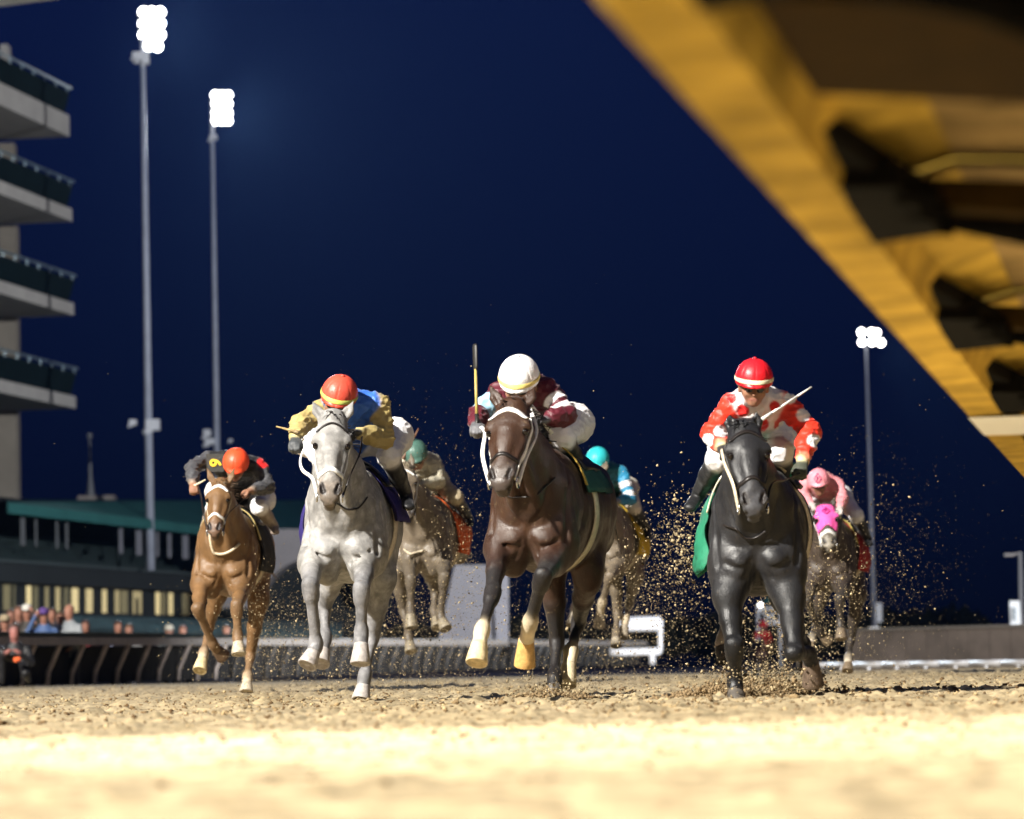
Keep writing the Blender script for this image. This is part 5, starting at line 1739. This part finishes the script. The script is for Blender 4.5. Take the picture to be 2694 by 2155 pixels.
# red cap and spots, on the black
c = crop(1790, 920, .2667)
jd = j = make_jockey(dict(
    label='jockey in white silks with red spots, red sleeves and red helmet', seed=4, spread=.5,
    helmet=(1984.0, 995.0, 50.0, -.06), cap=(.60, .010, .018), band=(.62, .56, .38), tilt=16, roll=-3, hyaw=4,
    silk=(.66, .64, .65), sleeve=(.62, .030, .012), glove=[(.02, .02, .022), (.05, .055, .04)], cuff=(.6, .6, .35), collar=(.5, .5, .52),
    sh=[c(500, 560, -.26), c(1020, 530, -.26)], el=[c(320, 830, -.16), c(1270, 800, -.22)], ha=[c(430, 985, .10), c(1195, 1150, .02)],
    hip=[None, c(1010, 800, -.90)], kn=[c(385, 1060, -.42), c(985, 1000, -.42)], an=[c(190, 1400, -.80), c(1060, 1420, -.80)], toe=[c(95, 1560, -.70), c(1050, 1560, -.66)],
    dots=[(1955, 1080, -.2, 0.0358, RED), (2006, 1113, -.2, 0.0333, RED), (2049, 1115, -.2, 0.0307, RED), (2038, 1070, -.2, 0.0307, RED), (1925, 1050, -.2, 0.0282, RED),
          (2113, 1093, -.2, 0.0384, WHITE), (2141, 1164, -.2, 0.0384, WHITE), (2078, 1048, -.2, 0.0333, WHITE), (1897, 1137, -.1, 0.0384, WHITE), (1863, 1160, -.1, 0.0358, WHITE)]), INFO['black'])
lo = j['lo']
make_whip(j, 'white whip slanting up across the spotted jockey', lo(2001, 1106, .0), lo(2135, 1018, -.12), 0, ((.62, .62, .60), (.6, .6, .58)), r=.008, flap=False)
# green cap, pale silks, on the muddy brown
c = crop(980, 1130, .2029)
j = make_jockey(dict(
    label='jockey in muddy cream silks and dull green helmet behind the grey', seed=5,
    helmet=(1092.0, 1191.0, 33.5, -.10), cap=(.06, .13, .105), tilt=30, roll=6, voxel=.012,
    silk=(.34, .31, .24), sleeve=(.38, .35, .27), glove=(.4, .38, .32), breeches=(.36, .30, .20),
    sh=[c(440, 430, -.30), c(800, 430, -.30)], el=[c(370, 600, -.2), c(860, 680, -.25)], ha=[c(400, 700, .0), c(640, 700, .0)],
    hip=[None, c(830, 700, -.9)], kn=[None, c(780, 880, -.45)], an=[None, c(860, 1160, -.8)], toe=[None, c(850, 1240, -.66)]), INFO['brown'])
lo = j['lo']
make_whip(j, 'brown whip sticking up past the green helmet', lo(1060, 1208, .0), lo(1101, 1128, -.05), 0, ((.17, .085, .05), (.15, .08, .05)), r=.011, flap=False)
# teal cap, blue silks, on the dusty horse
c = crop(1480, 1130, .2029)
j = make_jockey(dict(
    label='jockey in teal and blue silks with white sleeve rings and turquoise helmet', seed=6,
    helmet=(1572.0, 1208.0, 31.0, -.10), cap=(.03, .46, .50), tilt=26, roll=-10, voxel=.012,
    silk=(.02, .14, .17), sleeve=(.02, .20, .36), glove=(.2, .2, .2), breeches=(.55, .5, .42),
    sh=[c(300, 560, -.3), c(770, 560, -.3)], el=[c(250, 800, -.2), c(880, 900, -.25)], ha=[c(400, 900, .0), c(700, 930, -.02)],
    hip=[None, c(840, 760, -.9)], kn=[None, c(800, 1000, -.45)], an=[None, c(880, 1300, -.8)], toe=[None, c(870, 1400, -.66)],
    rings=[(1, .36, .58, WHITE), (1, .74, .96, WHITE)]), INFO['dusty'])
# pink cap, pink silks, on the hooded horse
c = crop(2060, 1200, .174)
jp = j = make_jockey(dict(
    label='jockey in pink silks and pink helmet with diamond emblem', seed=7,
    helmet=(2154.0, 1262.0, 28.5, -.06), cap=(.80, .28, .34), tilt=20, roll=3, voxel=.012,
    silk=(.60, .20, .22), sleeve=(.66, .24, .27), glove=(.45, .4, .38), strapc=(.02, .02, .02), breeches=(.70, .69, .72),
    sh=[c(330, 420, -.28), c(820, 420, -.28)], el=[c(300, 600, -.15), c(900, 640, -.2)], ha=[c(450, 740, .05), c(860, 800, .0)],
    hip=[c(420, 560, -.9), c(880, 620, -.9)], kn=[c(390, 860, -.42), c(900, 900, -.42)], an=[c(400, 1230, -.8), c(920, 1250, -.8)], toe=[c(390, 1330, -.66), c(920, 1350, -.66)]), INFO['hooded'])
M_PINKMARK = mat('emblem_print', (.28, .008, .10), rough=.6)
def _on_helmet(u, v):
    rx, ry, rz = jp['rr']
    x, z = u, .045 + v
    y = ry * math.sqrt(max(.02, 1 - (x / rx) ** 2 - (z / rz) ** 2)) * 1.01
    q = jp['T'] @ Vector((-x, y, z))
    return np.array(q)
diamond_logo(jp['helmet'], lambda uv: [_on_helmet(*q) for q in uv], .036, M_PINKMARK, rad=.006)

# the figure 6 on the armband of the charcoal jockey
def text_mesh(txt, size, depth=.004):
    cu = bpy.data.curves.new('figure', 'FONT')
    cu.body = txt; cu.size = size; cu.extrude = depth; cu.align_x = 'CENTER'; cu.align_y = 'CENTER'; cu.offset = size * .025
    ob = bpy.data.objects.new('figure', cu)
    COL.objects.link(ob)
    dg = bpy.context.evaluated_depsgraph_get()
    me = bpy.data.meshes.new_from_object(ob.evaluated_get(dg))
    v = np.array([list(q.co) for q in me.vertices]); f = [list(p.vertices) for p in me.polygons]
    bpy.data.objects.remove(ob); bpy.data.curves.remove(cu)
    return v, f
lo = j6['lo']
v, f = text_mesh('6', .135)
ca, sa = math.cos(R(-96)), math.sin(R(-96))
o0 = lo(566, 1218, -.255)
rx = lo(576, 1218, -.255) - o0; rx = unit(rx); rzz = V(0, 0, 1)
pl = [o0 + rx * (p[0] * ca - p[1] * sa) + rzz * (p[0] * sa + p[1] * ca) + V(0, .012 + p[2] - .02 * (p[0] * sa + p[1] * ca), 0) for p in v]
pb = MB(); pb.box(o0 + V(0, .002, 0), (.15, .012, .15), ax=rx, ay=V(0, 1, 0))
arm = pb.build('armband', mat('armband_cloth', (.030, .028, .024), rough=.7, noise=.2), j6['root'])
link('number', pl, f, mat('number_print', (.80, .50, .02), rough=.6), arm, False)
# ------------------------------------------------------------------ spectators, photographer, outrider
def small_person(label, px, py, d, hat=None, hair=(.05, .03, .02), top=(.05, .06, .1), legs_c=(.02, .02, .03), pose='stand', arm_up=None, facing=0.0, group='spectators at the fence', skin=(.34, .16, .11), bulk=1.0, name='person', z_feet=None):
    """a person whose head centre is seen at (px, py), d metres away"""
    hc = at(px, py, d)
    hgt = 1.60
    zf = hc[2] - hgt if z_feet is None else z_feet
    root = empty(name, (hc[0], hc[1], zf), math.pi + facing)
    tag(root, label, 'person', group)
    B = []; e = B.append
    H = hc[2] - zf
    sq = pose == 'kneel'
    hipz = .50 if sq else .88
    ch = H - .20
    e(Prim((0, 0, hipz), (0, .02 + .12 * sq, ch - .12), (.16 * bulk, .115), (.185 * bulk, .125), k=.06, col=top))
    e(Prim((0, .02 + .12 * sq, ch - .12), (0, .03 + .14 * sq, ch), (.185 * bulk, .125), (.14, .08), k=.05, col=top))
    e(Prim((0, .03 + .14 * sq, ch), (0, .05 + .16 * sq, H - .08), (.050, .050), k=.02, col=skin))
    y0 = .06 + .17 * sq
    e(Prim((0, y0, H - .06), (0, y0 - .01, H + .04), (.068, .085), (.078, .095), k=.02, col=skin))
    e(Prim((0, y0 + .085, H - .01), (0, y0 + .10, H - .03), (.012, .014), k=.015, col=skin))
    e(Prim((0, y0 - .03, H + .04), (0, y0 - .02, H + .065), (.082, .10), k=.015, col=hair))
    if hat == 'long':
        e(Prim((0, y0 - .06, H + .03), (0, y0 - .06, H - .22), (.09, .06), (.10, .05), k=.02, col=hair))
    for s in (-1, 1):
        sh = V(s * .19 * bulk, .02 + .14 * sq, ch - .05)
        if arm_up and (s in arm_up):
            el, ha = V(s * .30, .18, ch - .12), V(s * .12, .22, H + .02)
        elif sq:
            el, ha = V(s * .28, .28, ch - .28), V(s * .10, .42, ch - .12)
        else:
            el, ha = V(s * .27, .05, ch - .33), V(s * .18, .24, ch - .42)
        e(Prim(sh, el, (.06, .06), (.05, .05), k=.03, col=top)); e(Prim(el, ha, (.048, .048), (.036, .036), k=.02, col=top))
        dd = unit(ha - el)
        e(Prim(ha, ha + dd * .07, (.036, .03), k=.015, col=skin))
        for f_ in (-.022, 0, .022):
            e(Prim(ha + dd * .06 + V(f_, 0, 0), ha + dd * .12 + V(f_, .01, -.02), (.012, .012), k=.008, col=skin))
        e(Prim(ha + V(-s * .03, 0, 0), ha + dd * .05 + V(-s * .055, 0, .01), (.013, .013), k=.008, col=skin))
        if sq:
            e(Prim((s * .10, -.02, hipz), (s * .18, .34, hipz + (.04 if s > 0 else -.30)), (.095, .095), (.07, .07), k=.04, col=legs_c))
            e(Prim((s * .18, .34, hipz + (.04 if s > 0 else -.30)), (s * .18, .30 if s > 0 else -.05, .08), (.068, .068), (.045, .045), k=.03, col=legs_c))
        else:
            e(Prim((s * .09, 0, hipz), (s * .10, .02, .48), (.09, .10), (.062, .065), k=.04, col=legs_c))
            e(Prim((s * .10, .02, .48), (s * .11, -.02, .07), (.06, .065), (.045, .045), k=.03, col=legs_c))
            e(Prim((s * .11, -.04, .045), (s * .12, .14, .035), (.045, .04), (.045, .03), k=.02, col=(.01, .01, .01)))
    vs, fq = polygonise(B, .024)
    link('body', vs, fq, M_SILK, root, True, paint(B, vs, .004))
    if hat and hat != 'long':
        mb = MB()
        c = V(0, y0 - .015, H + .055)
        prof_ = [(.093, 0), (.098, .03), (.088, .07), (.055, .10), (.01, .108)]
        n_ = 14
        vs_ = [c + V(r_ * math.cos(2 * math.pi * k / n_), r_ * 1.12 * math.sin(2 * math.pi * k / n_), z_) for r_, z_ in prof_ for k in range(n_)]
        fs_ = [(i * n_ + k, i * n_ + (k + 1) % n_, (i + 1) * n_ + (k + 1) % n_, (i + 1) * n_ + k) for i in range(len(prof_) - 1) for k in range(n_)]
        fs_.append(tuple((len(prof_) - 1) * n_ + k for k in range(n_)))
        b_ = len(vs_)
        vs_ += [c + V(-.08, .06, .005), c + V(.08, .06, .005), c + V(.06, .19, -.01), c + V(-.06, .19, -.01), c + V(-.08, .06, .018), c + V(.08, .06, .018), c + V(.06, .19, .002), c + V(-.06, .19, .002)]
        fs_ += [tuple(b_ + q for q in f) for f in ((3, 2, 1, 0), (4, 5, 6, 7), (0, 1, 5, 4), (1, 2, 6, 5), (2, 3, 7, 6), (3, 0, 4, 7))]
        link('cap', vs_, fs_, mat('cap_cloth', hat, rough=.7), root, True)
    return root

small_person('spectator with tan cap, half cut by the picture edge', 14, 1640, 66, hat=(.35, .28, .18), top=(.02, .025, .06))
small_person('spectator with long brown hair, near the picture edge', 50, 1614, 68, hat='long', hair=(.10, .05, .035), top=(.05, .03, .03))
small_person('spectator in white cap with a hand raised to the brow', 72, 1613, 67, hat=(.62, .60, .55), top=(.03, .025, .02), arm_up=(-1,))
small_person('spectator in purple cap and blue sleeves leaning on the fence', 116, 1622, 66.5, hat=(.10, .05, .22), top=(.06, .11, .25), arm_up=(1,))
small_person('spectator in dark coat behind the purple-capped one', 138, 1618, 69, hair=(.015, .012, .01), top=(.02, .02, .03))
small_person('balding spectator in grey jacket standing apart at the fence', 186, 1612, 67, hair=(.36, .18, .12), top=(.26, .28, .30), facing=-.5)
small_person('dark-haired spectator in light blue shirt, only head and shoulders above the fence', 310, 1652, 72, hair=(.02, .012, .01), top=(.32, .35, .55), facing=.3)
small_person('spectator in pale cap low behind the fence beside the chestnut', 446, 1664, 76, hat=(.40, .38, .32), top=(.05, .06, .07))
small_person('bareheaded spectator next to the pale-capped one', 482, 1662, 77, hair=(.10, .05, .04), top=(.16, .08, .07))
small_person('spectator in blue top just beside the chestnut', 596, 1660, 80, hair=(.04, .03, .02), top=(.04, .06, .22))
small_person('spectator in brown coat at the picture edge behind the tan cap', 30, 1622, 70, hair=(.06, .04, .03), top=(.10, .06, .04))
small_person('spectator with raised phone between the white and purple caps', 96, 1626, 68.5, hair=(.03, .02, .02), top=(.09, .05, .06), arm_up=(-1,))
small_person('spectator in olive jacket between the dark coat and the balding one', 160, 1628, 69.5, hair=(.05, .035, .02), top=(.06, .065, .04))
small_person('spectator in red scarf low behind the fence, right of the balding one', 226, 1650, 71, hair=(.03, .02, .02), top=(.22, .04, .05))
small_person('spectator in white shirt low behind the fence, next to the light blue shirt', 340, 1660, 74, hair=(.08, .05, .03), top=(.40, .40, .42))
small_person('crouching photographer in black in front of the fence', 42, 1664, 58.5, top=(.008, .008, .010), legs_c=(.008, .008, .01), hair=(.05, .04, .035), pose='kneel', z_feet=-.02, group='trackside crew', skin=(.38, .16, .14))
o = MB(); o.box(at(45, 1735, 57.9), (.10, .05, .07)); o.tube([at(45, 1735, 57.9), at(45, 1735, 57.8)], .02, n=8)
bag = o.build('camera_strap_tag', mat('orange_tag', (.75, .12, .02), rough=.6))
tag(bag, 'small orange tag on the crouching photographer', 'tag')
# the outrider far behind the black horse
ORS = remap(CHESTNUT, (2003.0, 1722.0), 165.0, True, label='distant brown pony of the red-jacketed outrider, seen between the black horse legs', seed=33, a=R(-8), base=(.11, .055, .035), points=(.06, .035, .025),
            legc=(.08, .045, .03), voxel=.035, ears=None, cloth=dict(col=(.10, .08, .05), flare=.02), hair=(.05, .03, .02), bridle=dict(mat=M_LEATHER))
ORI = make_horse(ORS)
ORI['root']['group'] = 'outrider and pony'
j = make_jockey(dict(label='distant outrider in red jacket and red helmet', seed=8, helmet=(2006.0, 1645.0, 13.0, -.55), cap=(.50, .012, .012), tilt=4, voxel=.025,
    silk=(.50, .012, .010), sleeve=(.50, .012, .010), glove=(.1, .1, .1), breeches=(.30, .17, .06),
    sh=[(1990.0, 1666.0, -.6), (2022.0, 1666.0, -.6)], el=[(1985.0, 1684.0, -.45), (2027.0, 1684.0, -.45)], ha=[(1998.0, 1692.0, -.2), (2012.0, 1692.0, -.2)],
    hip=[(1996.0, 1697.0, -.75), (2016.0, 1697.0, -.75)], kn=[(1985.0, 1708.0, -.35), (2027.0, 1708.0, -.35)], an=[(1984.0, 1735.0, -.55), (2028.0, 1735.0, -.55)], toe=[(1983.0, 1738.0, -.4), (2029.0, 1738.0, -.4)]), ORI)
j['root']['group'] = 'outrider and pony'

# ------------------------------------------------------------------ dirt thrown up by the hooves
rngd = np.random.default_rng(11)
CL = [  # centre px, spread px, depth range, count, mean radius
    (760, 1690, 130, 90, 27, 37, 2000, .0065), (690, 1640, 40, 90, 29, 36, 420, .006), (1010, 1690, 140, 90, 26, 36, 2000, .0065), (1200, 1500, 70, 130, 25, 34, 600, .006),
    (1420, 1690, 160, 90, 25, 38, 1300, .0065), (1700, 1610, 120, 120, 24, 40, 1400, .0085), (1800, 1430, 55, 75, 23, 30, 380, .0130),
    (2080, 1640, 80, 110, 23, 34, 1300, .0095), (2260, 1560, 120, 160, 26, 42, 1500, .0065), (1130, 1600, 120, 180, 30, 38, 1500, .006), (1640, 1650, 60, 150, 32, 38, 700, .006),
    (2000, 1790, 70, 35, 20.5, 23, 700, .009), (1460, 1820, 60, 22, 21, 24, 260, .008), (1400, 1300, 600, 260, 22, 42, 130, .0042), (2350, 1400, 140, 160, 24, 42, 220, .0050), (1100, 1250, 200, 140, 23, 34, 300, .005)]
PP, RR = [], []
for cx_, cy_, sx_, sy_, d0, d1, n_, rm in CL:
    for _ in range(int(n_ * 3.4)):
        d = rngd.uniform(d0, d1)
        p = at(cx_ + rngd.normal() * sx_, cy_ + rngd.normal() * sy_, d)
        if p[2] < .01:
            p[2] = abs(rngd.normal()) * .08 + .01
        PP.append(p); RR.append(min(.016, rm * .42 * math.exp(rngd.normal() * .55)) * (1.0 if d < 30 else .8))
fl = lumps('flying_dirt', np.array(PP), np.array(RR), mat('flying_clod', (.34, .25, .135), rough=.95, spec=.15, attr='Col'), 12, tris='octa', stretch=.45, tone=((.06, .042, .024), (.50, .40, .24)))
tag(fl, 'clods and grains of dirt flying behind the hooves', 'dirt', kind='stuff')
# mounds thrown up round the planted hooves
for i, (x, y, d, n_, sx_, sz_, lab) in enumerate(((1905, 1848, 21.2, 1500, .15, .038, 'dark mound of dirt round the planted foreleg of the black horse'), (2030, 1850, 21.6, 1300, .24, .045, 'burst of dirt thrown up beside the black horse'), (1440, 1842, 22.3, 900, .12, .022, 'small heap of dirt at the planted hoof of the dark bay'))):
    c = at(x, y, d); c[2] = 0
    q = np.stack([rngd.normal(size=n_) * sx_, rngd.normal(size=n_) * .12, np.abs(rngd.normal(size=n_)) * sz_], 1)
    q[:, 2] *= np.clip(1.3 - np.abs(q[:, 0]) / (sx_ * 2.2), .1, 1.3)
    o = lumps('thrown_dirt', q + c, np.clip(rngd.lognormal(-5.1, .42, n_), .003, .018), mat('thrown_clod', (.20, .14, .075), rough=.95, spec=.15, noise=.4, nscale=20), 40 + i)
    tag(o, lab, 'dirt', kind='stuff')
